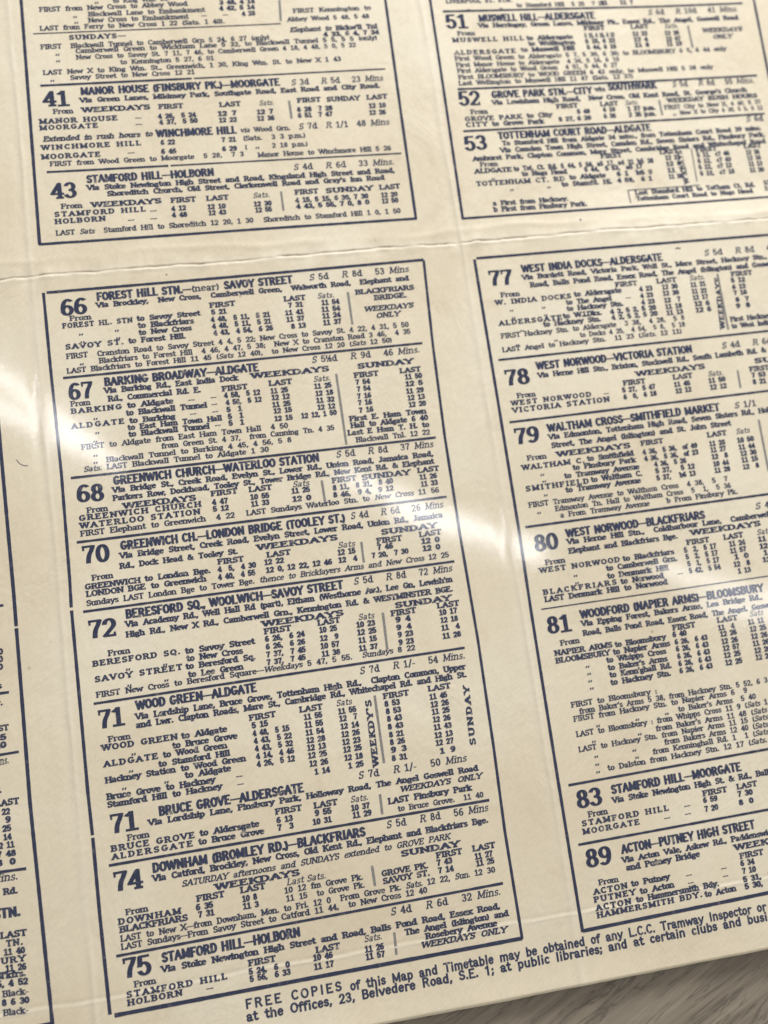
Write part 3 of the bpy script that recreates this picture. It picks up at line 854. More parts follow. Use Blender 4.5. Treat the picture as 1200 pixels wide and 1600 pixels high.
  ('d', 0.0689, 0.2106, None, -0.0115, '„'),
 ]),
 ('C2', '67', [
  ('n', 0.0333, 0.3006, 0.0949, -0.011, '67'),
  ('h', 0.1252, 0.2721, 0.5213, -0.0111, 'BARKING BROADWAY—ALDGATE'),
  ('F', 0.6628, 0.2585, 0.9575, -0.0112, '_S_ 5½d   _R_ 9d   46 _Mins._'),
  ('v', 0.1222, 0.2915, 0.4652, -0.011, 'Via Barking Rd., East India Dock'),
  ('w', 0.4993, 0.2867, 0.7066, -0.011, 'WEEKDAYS'),
  ('w', 0.7834, 0.2857, 0.9358, -0.011, 'SUNDAY'),
  ('v', 0.1299, 0.3137, 0.3656, -0.0109, 'Rd., Commercial Rd. E.'),
  ('f', 0.4205, 0.314, 0.4868, -0.0109, 'FIRST'),
  ('f', 0.543, 0.311, 0.6044, -0.0109, 'LAST'),
  ('i', 0.6607, 0.3104, 0.7065, -0.0109, 'Sats.'),
  ('f', 0.7708, 0.3098, 0.8372, -0.0109, 'FIRST'),
  ('f', 0.8956, 0.3086, 0.953, -0.0109, 'LAST'),
  ('r', 0.036, 0.3181, 0.0856, -0.0109, 'From'),
  ('s', 0.0356, 0.3375, 0.162, -0.0107, 'BARKING'),
  ('v', 0.1762, 0.3355, 0.2927, -0.0107, 'to Aldgate'),
  ('d', 0.3311, 0.3346, 0.3473, -0.0107, '--'),
  ('d', 0.3883, 0.3332, 0.4037, -0.0107, '--'),
  ('t', 0.4236, 0.3329, 0.5181, -0.0107, '4 58,  5 12'),
  ('t', 0.5449, 0.3322, 0.5914, -0.0107, '11 25'),
  ('t', 0.6609, 0.3302, 0.7075, -0.0107, '11 25'),
  ('t', 0.7719, 0.3289, 0.8113, -0.0107, '7 54'),
  ('t', 0.9069, 0.3273, 0.9539, -0.0107, '11 50'),
  ('v', 0.1709, 0.3555, 0.3773, -0.0106, 'to Blackwall Tunnel'),
  ('d', 0.3884, 0.3517, 0.4039, -0.0106, '--'),
  ('t', 0.4259, 0.3521, 0.5194, -0.0106, '4 58,  5 12'),
  ('t', 0.5454, 0.3505, 0.5936, -0.0106, '12 12'),
  ('t', 0.6615, 0.35, 0.7095, -0.0106, '12 18'),
  ('t', 0.773, 0.348, 0.81, -0.0106, '7 54'),
  ('t', 0.9051, 0.3463, 0.9535, -0.0106, '12 5'),
  ('s', 0.0329, 0.3769, 0.1646, -0.0105, 'ALDGATE'),
  ('v', 0.1774, 0.3766, 0.294, -0.0105, 'to Barking'),
  ('d', 0.3314, 0.3723, 0.3476, -0.0105, '--'),
  ('d', 0.3884, 0.3715, 0.4039, -0.0105, '--'),
  ('t', 0.4259, 0.3715, 0.4658, -0.0105, '5  1'),
  ('t', 0.5449, 0.3695, 0.5935, -0.0105, '11 25'),
  ('t', 0.6613, 0.3692, 0.7101, -0.0105, '11 32'),
  ('t', 0.7712, 0.3677, 0.8091, -0.0105, '7 16'),
  ('t', 0.9044, 0.3667, 0.9528, -0.0105, '11 29'),
  ('v', 0.1714, 0.3941, 0.4113, -0.0104, 'to East Ham Town Hall'),
  ('t', 0.4273, 0.3901, 0.4672, -0.0104, '5  1'),
  ('t', 0.5463, 0.3869, 0.5949, -0.0104, '12 15'),
  ('t', 0.662, 0.388, 0.7099, -0.0104, '12 12'),
  ('t', 0.7709, 0.3865, 0.8088, -0.0104, '7 16'),
  ('t', 0.9055, 0.3854, 0.9533, -0.0104, '12 13'),
  ('v', 0.1718, 0.4122, 0.3776, -0.0103, 'to Blackwall Tunnel'),
  ('d', 0.3909, 0.4085, 0.4063, -0.0103, '--'),
  ('t', 0.427, 0.4085, 0.4672, -0.0103, '5  1'),
  ('t', 0.546, 0.4077, 0.5941, -0.0103, '12 15'),
  ('t', 0.6166, 0.4069, 0.7111, -0.0103, '12 12, 1 50'),
  ('t', 0.7705, 0.4067, 0.8096, -0.0103, '7 16'),
  ('t', 0.9059, 0.4044, 0.9533, -0.0103, '12 20'),
  ('r', 0.0523, 0.4336, 0.5793, -0.0102, 'FIRST to Aldgate from East Ham Town Hall  4 50'),
  ('v', 0.7425, 0.4274, 0.951, -0.0102, 'First E. Ham Town'),
  ('r', 0.2507, 0.4506, 0.6998, -0.01, 'from Green St. 4 37,  from Canning Tn. 4 35'),
  ('v', 0.7431, 0.4461, 0.9529, -0.01, 'Hall to Aldgate 6 40'),
  ('r', 0.1108, 0.4719, 0.5834, -0.0099, 'Blackwall Tunnel to Barking 4 45, 4 56, 5 8'),
  ('v', 0.7328, 0.4651, 0.9533, -0.0099, 'Last E Ham T. H. to'),
  ('r', 0.0522, 0.4914, 0.5217, -0.0098, '_Sats._ LAST Blackwall Tunnel to Aldgate 1 30'),
  ('r', 0.7519, 0.4857, 0.9526, -0.0098, 'Blackwall Tnl. 12 22'),
  ('d', 0.0895, 0.3587, None, -0.0106, '„'),
  ('d', 0.0904, 0.3958, None, -0.0104, '„'),
  ('d', 0.0833, 0.418, None, -0.0103, '„'),
  ('d', 0.0808, 0.4544, None, -0.01, '„'),
  ('d', 0.0791, 0.473, None, -0.0099, '„'),
 ]),
 ('C3', '68', [
  ('n', 0.0298, 0.5693, 0.0976, -0.0108, '68'),
  ('h', 0.1233, 0.5324, 0.6485, -0.0103, 'GREENWICH CHURCH—WATERLOO STATION'),
  ('F', 0.6935, 0.5213, 0.9557, -0.0102, '_S_ 5d   _R_ 8d   37 _Mins_'),
  ('v', 0.118, 0.5526, 0.9519, -0.0106, 'Via Bridge St., Creek Road, Evelyn St., Lower Rd., Union Road, Jamaica Road,'),
  ('v', 0.1173, 0.5733, 0.9512, -0.0109, 'Parkers Row, Dockhead, Tooley St., Tower Bridge Rd., New Kent Rd. & Elephant'),
  ('r', 0.051, 0.5971, 0.1033, -0.0113, 'From'),
  ('w', 0.1404, 0.5962, 0.3226, -0.0113, 'WEEKDAYS'),
  ('f', 0.3612, 0.5884, 0.4287, -0.0112, 'FIRST'),
  ('f', 0.458, 0.5883, 0.5174, -0.0112, 'LAST'),
  ('i', 0.5706, 0.5873, 0.6139, -0.0112, 'Sats'),
  ('f', 0.6747, 0.5878, 0.7389, -0.0113, 'FIRST'),
  ('w', 0.7524, 0.5884, 0.883, -0.0113, 'SUNDAY'),
  ('f', 0.9031, 0.5848, 0.9621, -0.0113, 'LAST'),
  ('s', 0.0307, 0.6153, 0.3336, -0.0116, 'GREENWICH CHURCH'),
  ('t', 0.3617, 0.6113, 0.4017, -0.0116, '4 47'),
  ('t', 0.4591, 0.6087, 0.5083, -0.0116, '10 55'),
  ('t', 0.5662, 0.6045, 0.6144, -0.0115, '11 25'),
  ('t', 0.6739, 0.6073, 0.8343, -0.0116, '8 11,  8 31,  8 40'),
  ('t', 0.9059, 0.6037, 0.9532, -0.0116, '11 26'),
  ('s', 0.031, 0.635, 0.3293, -0.0119, 'WATERLOO STATION'),
  ('t', 0.3619, 0.6291, 0.4022, -0.0119, '5 12'),
  ('t', 0.4591, 0.6267, 0.5061, -0.0119, '11 33'),
  ('t', 0.5658, 0.6258, 0.6148, -0.0119, '12 0'),
  ('t', 0.6728, 0.6263, 0.833, -0.0119, '8 46,  9 4,  9 12'),
  ('t', 0.9067, 0.6227, 0.9531, -0.0119, '11 33'),
  ('r', 0.0305, 0.6545, 0.415, -0.0122, 'FIRST Elephant to Greenwich  4 22'),
  ('r', 0.4444, 0.6483, 0.9533, -0.0122, 'LAST Sundays Waterloo Stn. to _New Cross_ 11 56'),
 ]),
 ('C4', '70', [
  ('n', 0.0283, 0.7255, 0.0963, -0.013, '70'),
  ('h', 0.1249, 0.7003, 0.6952, -0.0128, 'GREENWICH CH.—LONDON BRIDGE (TOOLEY ST.)'),
  ('F', 0.7094, 0.6876, 0.9571, -0.0127, '_S_ 4d   _R_ 6d   26 _Mins_'),
  ('v', 0.1199, 0.7214, 0.9531, -0.013, 'Via Bridge Street, Creek Road, Evelyn Street, Lower Road, Union Rd., Jamaica'),
  ('v', 0.1175, 0.7471, 0.4116, -0.0132, 'Rd., Dock Head & Tooley St.'),
  ('w', 0.4609, 0.7403, 0.6691, -0.0132, 'WEEKDAYS'),
  ('w', 0.7836, 0.7378, 0.9331, -0.0132, 'SUNDAY'),
  ('r', 0.0479, 0.7679, 0.0998, -0.0134, 'From'),
  ('f', 0.3587, 0.7653, 0.4242, -0.0134, 'FIRST'),
  ('f', 0.4831, 0.7619, 0.5444, -0.0134, 'LAST'),
  ('i', 0.6663, 0.7592, 0.711, -0.0134, 'Sats'),
  ('f', 0.7693, 0.7596, 0.836, -0.0134, 'FIRST'),
  ('f', 0.8825, 0.7552, 0.9423, -0.0134, 'LAST'),
  ('f', 0.0295, 0.7891, 0.1645, -0.0136, 'GREENWICH'),
  ('v', 0.1751, 0.7856, 0.3382, -0.0136, 'to London Bge.'),
  ('t', 0.3565, 0.7847, 0.4532, -0.0136, '4  5,  4 30'),
  ('t', 0.4744, 0.7803, 0.5246, -0.0135, '12 22'),
  ('t', 0.6638, 0.7777, 0.7107, -0.0135, '12 15'),
  ('t', 0.7678, 0.7766, 0.8099, -0.0135, '7 46'),
  ('t', 0.8851, 0.7746, 0.9347, -0.0135, '12 0'),
  ('f', 0.0308, 0.8072, 0.1753, -0.0137, 'LONDON BGE'),
  ('v', 0.1886, 0.8054, 0.3253, -0.0137, 'to Greenwich'),
  ('t', 0.3552, 0.8042, 0.4491, -0.0138, '4 40,  4 55'),
  ('t', 0.4763, 0.8008, 0.6468, -0.0137, '12 0, 12 22, 12 46'),
  ('t', 0.6633, 0.7977, 0.7125, -0.0137, '12  4'),
  ('t', 0.7507, 0.7956, 0.8481, -0.0137, '7 20,  7 30'),
  ('t', 0.8859, 0.7937, 0.9336, -0.0137, '12 0'),
  ('r', 0.0292, 0.8295, 0.9535, -0.0139, 'Sundays LAST London Bge to Tower Bge. _thence to Bricklayers Arms and New Cross_ 12 25'),
 ]),
 ('C5', '72', [
  ('n', 0.0267, 0.9112, 0.0965, -0.0143, '72'),
  ('h', 0.1208, 0.8726, 0.6663, -0.0141, 'BERESFORD SQ., WOOLWICH—SAVOY STREET'),
  ('F', 0.6943, 0.8579, 0.9555, -0.0141, '_S_ 5d   _R_ 8d   72 _Mins_'),
  ('v', 0.1175, 0.8938, 0.9526, -0.0142, "Via Academy Rd., Well Hall Rd (part), Eltham (Westhorne Av.), Lee Gn, Lewish'm"),
  ('v', 0.1163, 0.9187, 0.9497, -0.0143, 'High Rd., New X Rd., Camberwell Grn., Kennington Rd. & WESTMINSTER BGE.'),
  ('w', 0.4505, 0.9355, 0.6586, -0.0143, 'WEEKDAYS'),
  ('w', 0.793, 0.9313, 0.9417, -0.0143, 'SUNDAY'),
  ('f', 0.4534, 0.9544, 0.5217, -0.0144, 'FIRST'),
  ('f', 0.5895, 0.9501, 0.6475, -0.0144, 'LAST'),
  ('i', 0.6938, 0.9495, 0.7351, -0.0144, 'Sats'),
  ('f', 0.7795, 0.9504, 0.8456, -0.0144, 'FIRST'),
  ('f', 0.9018, 0.9459, 0.9611, -0.0144, 'LAST'),
  ('r', 0.0693, 0.9584, 0.1228, -0.0144, 'From'),
  ('s', 0.0307, 0.9791, 0.2421, -0.0144, 'BERESFORD SQ.'),
  ('v', 0.2545, 0.9774, 0.4274, -0.0144, 'to Savoy Street'),
  ('t', 0.4532, 0.9737, 0.5536, -0.0144, '6 26,  6 24'),
  ('t', 0.5914, 0.9691, 0.637, -0.0144, '10 25'),
  ('t', 0.6868, 0.9683, 0.7356, -0.0144, '10 23'),
  ('t', 0.789, 0.9683, 0.8281, -0.0144, '9 4'),
  ('t', 0.9045, 0.9641, 0.9524, -0.0144, '10 17'),
  ('v', 0.2558, 0.9967, 0.3952, -0.0145, 'to New Cross'),
  ('t', 0.453, 0.993, 0.5524, -0.0145, '6 26,  6 26'),
  ('t', 0.5905, 0.9898, 0.6378, -0.0145, '12  9'),
  ('t', 0.6863, 0.9879, 0.736, -0.0145, '12 25'),
  ('t', 0.7884, 0.988, 0.8279, -0.0145, '9 4'),
  ('t', 0.9051, 0.9841, 0.9515, -0.0145, '12 18'),
  ('s', 0.0321, 1.0176, 0.2434, -0.0145, 'SAVOY STREET'),
  ('v', 0.2516, 1.0159, 0.4241, -0.0145, 'to Beresford Sq.'),
  ('t', 0.4515, 1.013, 0.5512, -0.0145, '7 37,  7 45'),
  ('t', 0.5892, 1.0099, 0.6373, -0.0145, '10 57'),
  ('t', 0.6867, 1.0076, 0.7346, -0.0145, '11 15'),
  ('t', 0.7893, 1.0066, 0.8297, -0.0145, '9 23'),
  ('t', 0.9043, 1.0039, 0.953, -0.0145, '11  4'),
  ('v', 0.2558, 1.0359, 0.3919, -0.0146, 'to Lee Green'),
  ('t', 0.4505, 1.032, 0.5487, -0.0146, '7 37,  7 45'),
  ('t', 0.5897, 1.0294, 0.6369, -0.0146, '11 38'),
  ('t', 0.6853, 1.0278, 0.7339, -0.0146, '11 37'),
  ('t', 0.7887, 1.0262, 0.8286, -0.0146, '9 23'),
  ('t', 0.9043, 1.0251, 0.9534, -0.0146, '11 28'),
  ('r', 0.0319, 1.0548, 0.8296, -0.0146, 'FIRST New Cross to Beresford Square—_Weekdays_ 5 47, 5 55.  _Sundays_ 8 22'),
  ('d', 0.1085, 0.9992, None, -0.0145, '„'),
  ('d', 0.1984, 0.9995, None, -0.0145, '„'),
  ('d', 0.108, 1.0383, None, -0.0146, '„'),
  ('d', 0.1973, 1.038, None, -0.0146, '„'),
 ]),
 ('C6', '71', [
  ('n', 0.03, 1.1305, 0.0948, -0.014, '71'),
  ('h', 0.1233, 1.0973, 0.4178, -0.0144, 'WOOD GREEN—ALDGATE'),
  ('F', 0.6787, 1.0853, 0.9545, -0.0144, '_S_ 7d   _R_ 1/-   54 _Mins._'),
  ('v', 0.1193, 1.1206, 0.9524, -0.0141, 'Via Lordship Lane, Bruce Grove, Tottenham High Rd.,  Clapton Common, Upper'),
  ('v', 0.119, 1.1404, 0.9516, -0.0139, 'and Lwr. Clapton Roads, Mare St., Cambridge Rd., Whitechapel Rd. and High St.'),
  ('f', 0.3915, 1.1612, 0.4572, -0.0137, 'FIRST'),
  ('f', 0.5169, 1.1589, 0.575, -0.0137, 'LAST'),
  ('i', 0.609, 1.1561, 0.649, -0.0137, 'Sats'),
  ('f', 0.7305, 1.1547, 0.7969, -0.0137, 'FIRST'),
  ('f', 0.847, 1.1518, 0.9062, -0.0137, 'LAST'),
  ('r', 0.0502, 1.1641, 0.1037, -0.0137, 'From'),
  ('s', 0.0331, 1.1832, 0.2144, -0.0135, 'WOOD GREEN'),
  ('v', 0.2234, 1.1812, 0.3348, -0.0135, 'to Aldgate'),
  ('t', 0.3956, 1.1806, 0.4358, -0.0135, '5 15'),
  ('t', 0.5252, 1.1782, 0.5716, -0.0135, '11 55'),
  ('t', 0.6119, 1.1765, 0.6584, -0.0135, '11 55'),
  ('t', 0.7308, 1.1744, 0.7705, -0.0135, '8 53'),
  ('t', 0.8474, 1.173, 0.8939, -0.0135, '11 45'),
  ('v', 0.1999, 1.2013, 0.3577, -0.0133, 'to Bruce Grove'),
  ('t', 0.3954, 1.1997, 0.4867, -0.0133, '4 48,  5 15'),
  ('t', 0.5248, 1.1979, 0.5712, -0.0133, '11 55'),
  ('t', 0.6125, 1.1948, 0.6581, -0.0133, '12  7'),
  ('t', 0.7316, 1.1933, 0.7708, -0.0133, '8 53'),
  ('t', 0.8476, 1.1924, 0.8954, -0.0133, '12 26'),
  ('s', 0.0344, 1.2218, 0.1632, -0.0131, 'ALDGATE'),
  ('v', 0.1754, 1.2202, 0.3304, -0.0131, 'to Wood Green'),
  ('t', 0.3961, 1.2185, 0.4904, -0.0131, '4 43,  5 22'),
  ('t', 0.5245, 1.2168, 0.5709, -0.0131, '11 54'),
  ('t', 0.613, 1.2139, 0.6598, -0.0131, '12 14'),
  ('t', 0.732, 1.2125, 0.7707, -0.0131, '8 43'),
  ('t', 0.8479, 1.2109, 0.8948, -0.0131, '11 25'),
  ('v', 0.1624, 1.2399, 0.3353, -0.0129, 'to Stamford Hill'),
  ('t', 0.3964, 1.2372, 0.4906, -0.0129, '4 43,  5 32'),
  ('t', 0.5243, 1.2356, 0.5718, -0.0129, '12 28'),
  ('t', 0.6125, 1.2336, 0.6593, -0.0129, '12 26'),
  ('t', 0.7314, 1.2316, 0.771, -0.0129, '8 43'),
  ('t', 0.8477, 1.2302, 0.8941, -0.0129, '12 26'),
  ('v', 0.034, 1.2601, 0.372, -0.0127, 'Hackney Station to Wood Green'),
  ('t', 0.3972, 1.2555, 0.4912, -0.0127, '4 14,  4 46'),
  ('t', 0.524, 1.2543, 0.5711, -0.0127, '12 13'),
  ('t', 0.6121, 1.2525, 0.6589, -0.0127, '12 23'),
  ('t', 0.7317, 1.2511, 0.7695, -0.0127, '8 21'),
  ('t', 0.847, 1.2493, 0.8938, -0.0127, '11 43'),
  ('v', 0.222, 1.276, 0.3336, -0.0125, 'to Aldgate'),
  ('t', 0.397, 1.2745, 0.491, -0.0125, '4 26,  5 12'),
  ('t', 0.5237, 1.273, 0.5712, -0.0125, '12 25'),
  ('t', 0.6122, 1.2713, 0.6593, -0.0125, '12 25'),
  ('t', 0.7312, 1.2701, 0.7698, -0.0125, '8 26'),
  ('t', 0.8462, 1.2693, 0.8939, -0.0125, '12 13'),
  ('v', 0.0343, 1.2991, 0.2926, -0.0123, 'Bruce Grove to Hackney'),
  ('d', 0.3433, 1.2949, 0.3591, -0.0123, '--'),
  ('t', 0.5246, 1.2931, 0.5716, -0.0123, '12 26'),
  ('t', 0.6125, 1.2915, 0.6591, -0.0123, '12 18'),
  ('t', 0.7311, 1.2891, 0.7714, -0.0123, '9 3'),
  ('t', 0.8464, 1.2885, 0.8931, -0.0123, '12 27'),
  ('v', 0.0339, 1.317, 0.3071, -0.0121, 'Stamford Hill to Hackney'),
  ('d', 0.3444, 1.3139, 0.3598, -0.0121, '--'),
  ('t', 0.5347, 1.3133, 0.5732, -0.0121, '1 14'),
  ('t', 0.6197, 1.3113, 0.6585, -0.0121, '1 25'),
  ('t', 0.7304, 1.3096, 0.7698, -0.0121, '8 31'),
  ('t', 0.8543, 1.3091, 0.8944, -0.0121, '1 9'),
  ('V', 0.6964, 1.3155, 0.6989, 1.1516, "WEEKDY'S"),
  ('V', 0.9495, 1.2991, 0.9539, 1.1513, 'SUNDAY'),
  ('d', 0.1019, 1.2033, None, -0.0133, '„'),
  ('d', 0.092, 1.2425, None, -0.0129, '„'),
  ('d', 0.0722, 1.2807, None, -0.0125, '„'),
  ('d', 0.1725, 1.2808, None, -0.0124, '„'),
 ]),
 ('C7', '71', [
  ('n', 0.0348, 1.379, 0.1028, -0.0114, '71'),
  ('h', 0.1523, 1.3541, 0.5029, -0.0117, 'BRUCE GROVE—ALDERSGATE'),
  ('F', 0.6402, 1.3398, 0.9186, -0.0118, '_S_ 7d   _R_ 1/-   50 _Mins_'),
  ('v', 0.1246, 1.3731, 0.9451, -0.0115, 'Via Lordship Lane, Finsbury Park, Holloway Road, The Angel Goswell Road'),
  ('f', 0.4278, 1.3937, 0.4929, -0.0113, 'FIRST'),
  ('f', 0.5229, 1.3932, 0.5817, -0.0112, 'LAST'),
  ('i', 0.6134, 1.393, 0.6581, -0.0112, 'Sats.'),
  ('f', 0.7403, 1.3866, 0.9504, -0.0113, '_WEEKDAYS ONLY_'),
  ('r', 0.0726, 1.3999, 0.1248, -0.0112, 'From'),
  ('s', 0.033, 1.4194, 0.2301, -0.011, 'BRUCE GROVE'),
  ('v', 0.2424, 1.4162, 0.3857, -0.011, 'to Aldersgate'),
  ('t', 0.4283, 1.4141, 0.4681, -0.011, '6 13'),
  ('t', 0.5228, 1.4119, 0.5642, -0.0111, '9 55'),
  ('t', 0.6129, 1.4135, 0.6594, -0.011, '10 37'),
  ('v', 0.7068, 1.4112, 0.9214, -0.011, 'LAST Finsbury Park'),
  ('s', 0.0332, 1.4379, 0.2232, -0.0108, 'ALDERSGATE'),
  ('v', 0.2374, 1.4354, 0.3959, -0.0108, 'to Bruce Grove'),
  ('t', 0.4281, 1.4323, 0.4679, -0.0109, '7  3'),
  ('t', 0.5148, 1.4319, 0.5621, -0.0108, '10 31'),
  ('t', 0.6141, 1.4311, 0.6615, -0.0108, '11 29'),
  ('r', 0.7282, 1.432, 0.9488, -0.0108, 'to Bruce Grove.  11 40'),
 ]),
 ('C8', '74', [
  ('n', 0.0301, 1.5125, 0.0995, -0.0114, '74'),
  ('h', 0.1243, 1.4828, 0.6396, -0.0111, 'DOWNHAM (BROMLEY RD.)—BLACKFRIARS'),
  ('F', 0.6933, 1.4674, 0.955, -0.011, '_S_ 5d   _R_ 8d   56 _Mins_'),
  ('v', 0.1216, 1.5024, 0.9504, -0.0113, 'Via Catford, Brockley, New Cross, Old Kent Rd., Elephant and Blackfriars Bge.'),
  ('r', 0.1873, 1.5248, 0.8483, -0.0115, '_SATURDAY afternoons and SUNDAYS extended to GROVE PARK_'),
  ('w', 0.2647, 1.5453, 0.4685, -0.0117, 'WEEKDAYS'),
  ('w', 0.7204, 1.54, 0.8697, -0.0117, 'SUNDAY'),
  ('f', 0.2189, 1.5642, 0.285, -0.0119, 'FIRST'),
  ('f', 0.3231, 1.5616, 0.3834, -0.0119, 'LAST'),
  ('i', 0.4342, 1.5611, 0.5303, -0.0119, 'Last Sats.'),
  ('f', 0.8074, 1.5573, 0.8734, -0.0119, 'FIRST'),
  ('f', 0.9005, 1.556, 0.9592, -0.0119, 'LAST'),
  ('r', 0.0525, 1.5675, 0.1051, -0.0119, 'From'),
  ('s', 0.034, 1.5865, 0.1795, -0.0121, 'DOWNHAM'),
  ('t', 0.215, 1.5837, 0.2558, -0.0121, '6 35'),
  ('t', 0.325, 1.5823, 0.3607, -0.0121, '10 8'),
  ('r', 0.4266, 1.5792, 0.6199, -0.0121, '10 12 fm Grove Pk.'),
  ('f', 0.6663, 1.578, 0.7838, -0.0121, 'GROVE PK.'),
  ('t', 0.8056, 1.5753, 0.8455, -0.0121, '7 43'),
  ('t', 0.903, 1.5756, 0.949, -0.0121, '11 27'),
  ('f', 0.0352, 1.6043, 0.1938, -0.0123, 'BLACKFRIARS'),
  ('t', 0.2182, 1.6012, 0.2568, -0.0123, '7 31'),
  ('t', 0.3247, 1.5998, 0.3629, -0.0123, '11 3'),
  ('r', 0.4286, 1.5985, 0.6217, -0.0123, '11 15  to Grove Pk.'),
  ('f', 0.6669, 1.5961, 0.7848, -0.0123, 'SAVOY ST.'),
  ('t', 0.8065, 1.5941, 0.8458, -0.0123, '7 14'),
  ('t', 0.9041, 1.5924, 0.951, -0.0123, '11 25'),
  ('r', 0.0353, 1.6247, 0.9498, -0.0125, 'LAST to New X—from Downham, Mon. to Fri. 12 0  From Grove Pk. _Sats._ 12 22, _Sun._ 12 30'),
  ('r', 0.0348, 1.643, 0.773, -0.0127, 'LAST Sundays—From Savoy Street to Catford 11 44,  to New Cross 12 40'),
 ]),
 ('C9', '75', [
  ('n', 0.0328, 1.707, 0.1003, -0.01, '75'),
  ('h', 0.1254, 1.6866, 0.4522, -0.011, 'STAMFORD HILL—HOLBORN'),
  ('F', 0.6747, 1.6713, 0.9544, -0.0114, '_S_ 4d   _R_ 6d   32 _Mins._'),
  ('v', 0.121, 1.7086, 0.9478, -0.0098, 'Via Stoke Newington High Street and Road, Balls Pond Road, Essex Road,'),
  ('f', 0.3229, 1.7292, 0.3877, -0.0087, 'FIRST'),
  ('f', 0.4846, 1.7267, 0.5433, -0.0087, 'LAST'),
  ('i', 0.6025, 1.7217, 0.6464, -0.0089, 'Sats.'),
  ('v', 0.7034, 1.7228, 0.9664, -0.0088, 'The Angel (Islington) and'),
  ('v', 0.7528, 1.7405, 0.9345, -0.0079, 'Rosebery Avenue'),
  ('f', 0.7387, 1.7592, 0.9547, -0.0069, '_WEEKDAYS ONLY_'),
  ('r', 0.0563, 1.7296, 0.1067, -0.0088, 'From'),
  ('s', 0.0369, 1.7503, 0.2701, -0.0077, 'STAMFORD HILL'),
  ('t', 0.3215, 1.7483, 0.4188, -0.0077, '5 24,  6  0'),
  ('t', 0.4758, 1.7439, 0.5233, -0.0078, '10 46'),
  ('t', 0.6015, 1.7455, 0.6484, -0.0077, '11 26'),
  ('s', 0.0373, 1.7676, 0.1636, -0.0068, 'HOLBORN'),
  ('d', 0.2192, 1.7671, 0.2361, -0.0067, '--'),
  ('t', 0.3217, 1.7647, 0.4189, -0.0068, '5 56,  6 33'),
  ('t', 0.4754, 1.7642, 0.5229, -0.0068, '11 17'),
  ('t', 0.6013, 1.763, 0.6482, -0.0068, '11 57'),
 ]),
 ('N0', 'notice', [
  ('G', 0.3051, 1.8226, 0.5352, -0.0053, 'FREE COPIES'),
  ('g', 0.5553, 1.8254, 1.6384, -0.0053, 'of this Map and Timetable may be obtained of any L.C.C. Tramway Inspector or'),
  ('g', 0.3045, 1.8506, 1.6363, -0.0049, 'at the Offices, 23, Belvedere Road, S.E. 1; at public libraries; and at certain clubs and busi'),
 ]),
 ('D1', '77', [
  ('n', 1.1805, 0.0843, 1.2502, -0.0104, '77'),
  ('h', 1.2801, 0.0517, 1.6979, -0.0093, 'WEST INDIA DOCKS—ALDERSGATE'),
  ('F', 1.8263, 0.0425, 2.1223, -0.0091, '_S_ 5d   _R_ 8d   45 _Mins_'),
  ('v', 1.2771, 0.0727, 2.0175, -0.01, 'Via Burdett Road, Victoria Park, Well St., Mare Street, Hackney Stn.,'),
  ('v', 1.2965, 0.0962, 2.0408, -0.0109, 'Road, Balls Pond Road, Essex Road, The Angel (Islington) and Goswell'),
  ('f', 1.5434, 0.1153, 1.6086, -0.0117, 'FIRST'),
  ('f', 1.6672, 0.1144, 1.7274, -0.0117, 'LAST'),
  ('i', 1.7669, 0.1131, 1.814, -0.0117, 'Sats.'),
  ('f', 1.8962, 0.1104, 1.962, -0.0117, 'FIRST'),
  ('V', 1.8458, 0.264, 1.8585, 0.1106, 'WEEKDAYS'),
  ('r', 1.2079, 0.1185, 1.263, -0.0117, 'From'),
  ('s', 1.1887, 0.1396, 1.4084, -0.0124, 'W. INDIA DOCKS'),
  ('v', 1.4176, 0.1343, 1.5584, -0.0123, 'to Aldersgate'),
  ('t', 1.6114, 0.1342, 1.6511, -0.0124, '4 23'),
  ('t', 1.68, 0.1339, 1.7274, -0.0124, '12 30'),
  ('t', 1.7664, 0.1332, 1.8135, -0.0124, '11 21'),
  ('t', 1.8922, 0.1296, 1.9359, -0.0124, '5 12'),
  ('v', 1.3907, 0.1554, 1.5251, -0.0131, 'to The Angel'),
  ('d', 1.5663, 0.1544, 1.5819, -0.0131, '--'),
  ('t', 1.6108, 0.1533, 1.6494, -0.0131, '4 23'),
  ('t', 1.6784, 0.1523, 1.7277, -0.0131, '12 30'),
  ('t', 1.7663, 0.1532, 1.8126, -0.0132, '11 22'),
  ('t', 1.8921, 0.1491, 1.9338, -0.0131, '6 12'),
  ('v', 1.3895, 0.1742, 1.5564, -0.0138, 'to Hackney Stn.'),
  ('t', 1.6101, 0.1731, 1.6506, -0.0138, '4 23'),
  ('t', 1.6782, 0.1729, 1.7287, -0.0139, '12  7'),
  ('t', 1.7657, 0.1717, 1.8128, -0.0138, '12 17'),
  ('t', 1.8922, 0.1673, 1.9339, -0.0138, '7 16'),
  ('s', 1.1896, 0.1995, 1.3716, -0.0146, 'ALDERSGATE'),
  ('v', 1.3751, 0.1945, 1.4884, -0.0145, 'to W.I.Dks.'),
  ('t', 1.5139, 0.193, 1.6508, -0.0145, '4 2, 5 2, 5 20'),
  ('t', 1.6784, 0.1921, 1.7288, -0.0146, '11 18'),
  ('t', 1.7669, 0.191, 1.8139, -0.0146, '12 6'),
  ('t', 1.8938, 0.188, 1.9355, -0.0145, '8 7'),
  ('v', 1.3146, 0.2137, 1.4828, -0.0151, 'to Hackney Stn.'),
  ('t', 1.5146, 0.2107, 1.652, -0.0151, '4 2, 5 2, 5 20'),
  ('t', 1.6786, 0.2104, 1.729, -0.0152, '11 13'),
  ('t', 1.7667, 0.2094, 1.8149, -0.0152, '12 6'),
  ('t', 1.8918, 0.2072, 1.9354, -0.0152, '9 8'),
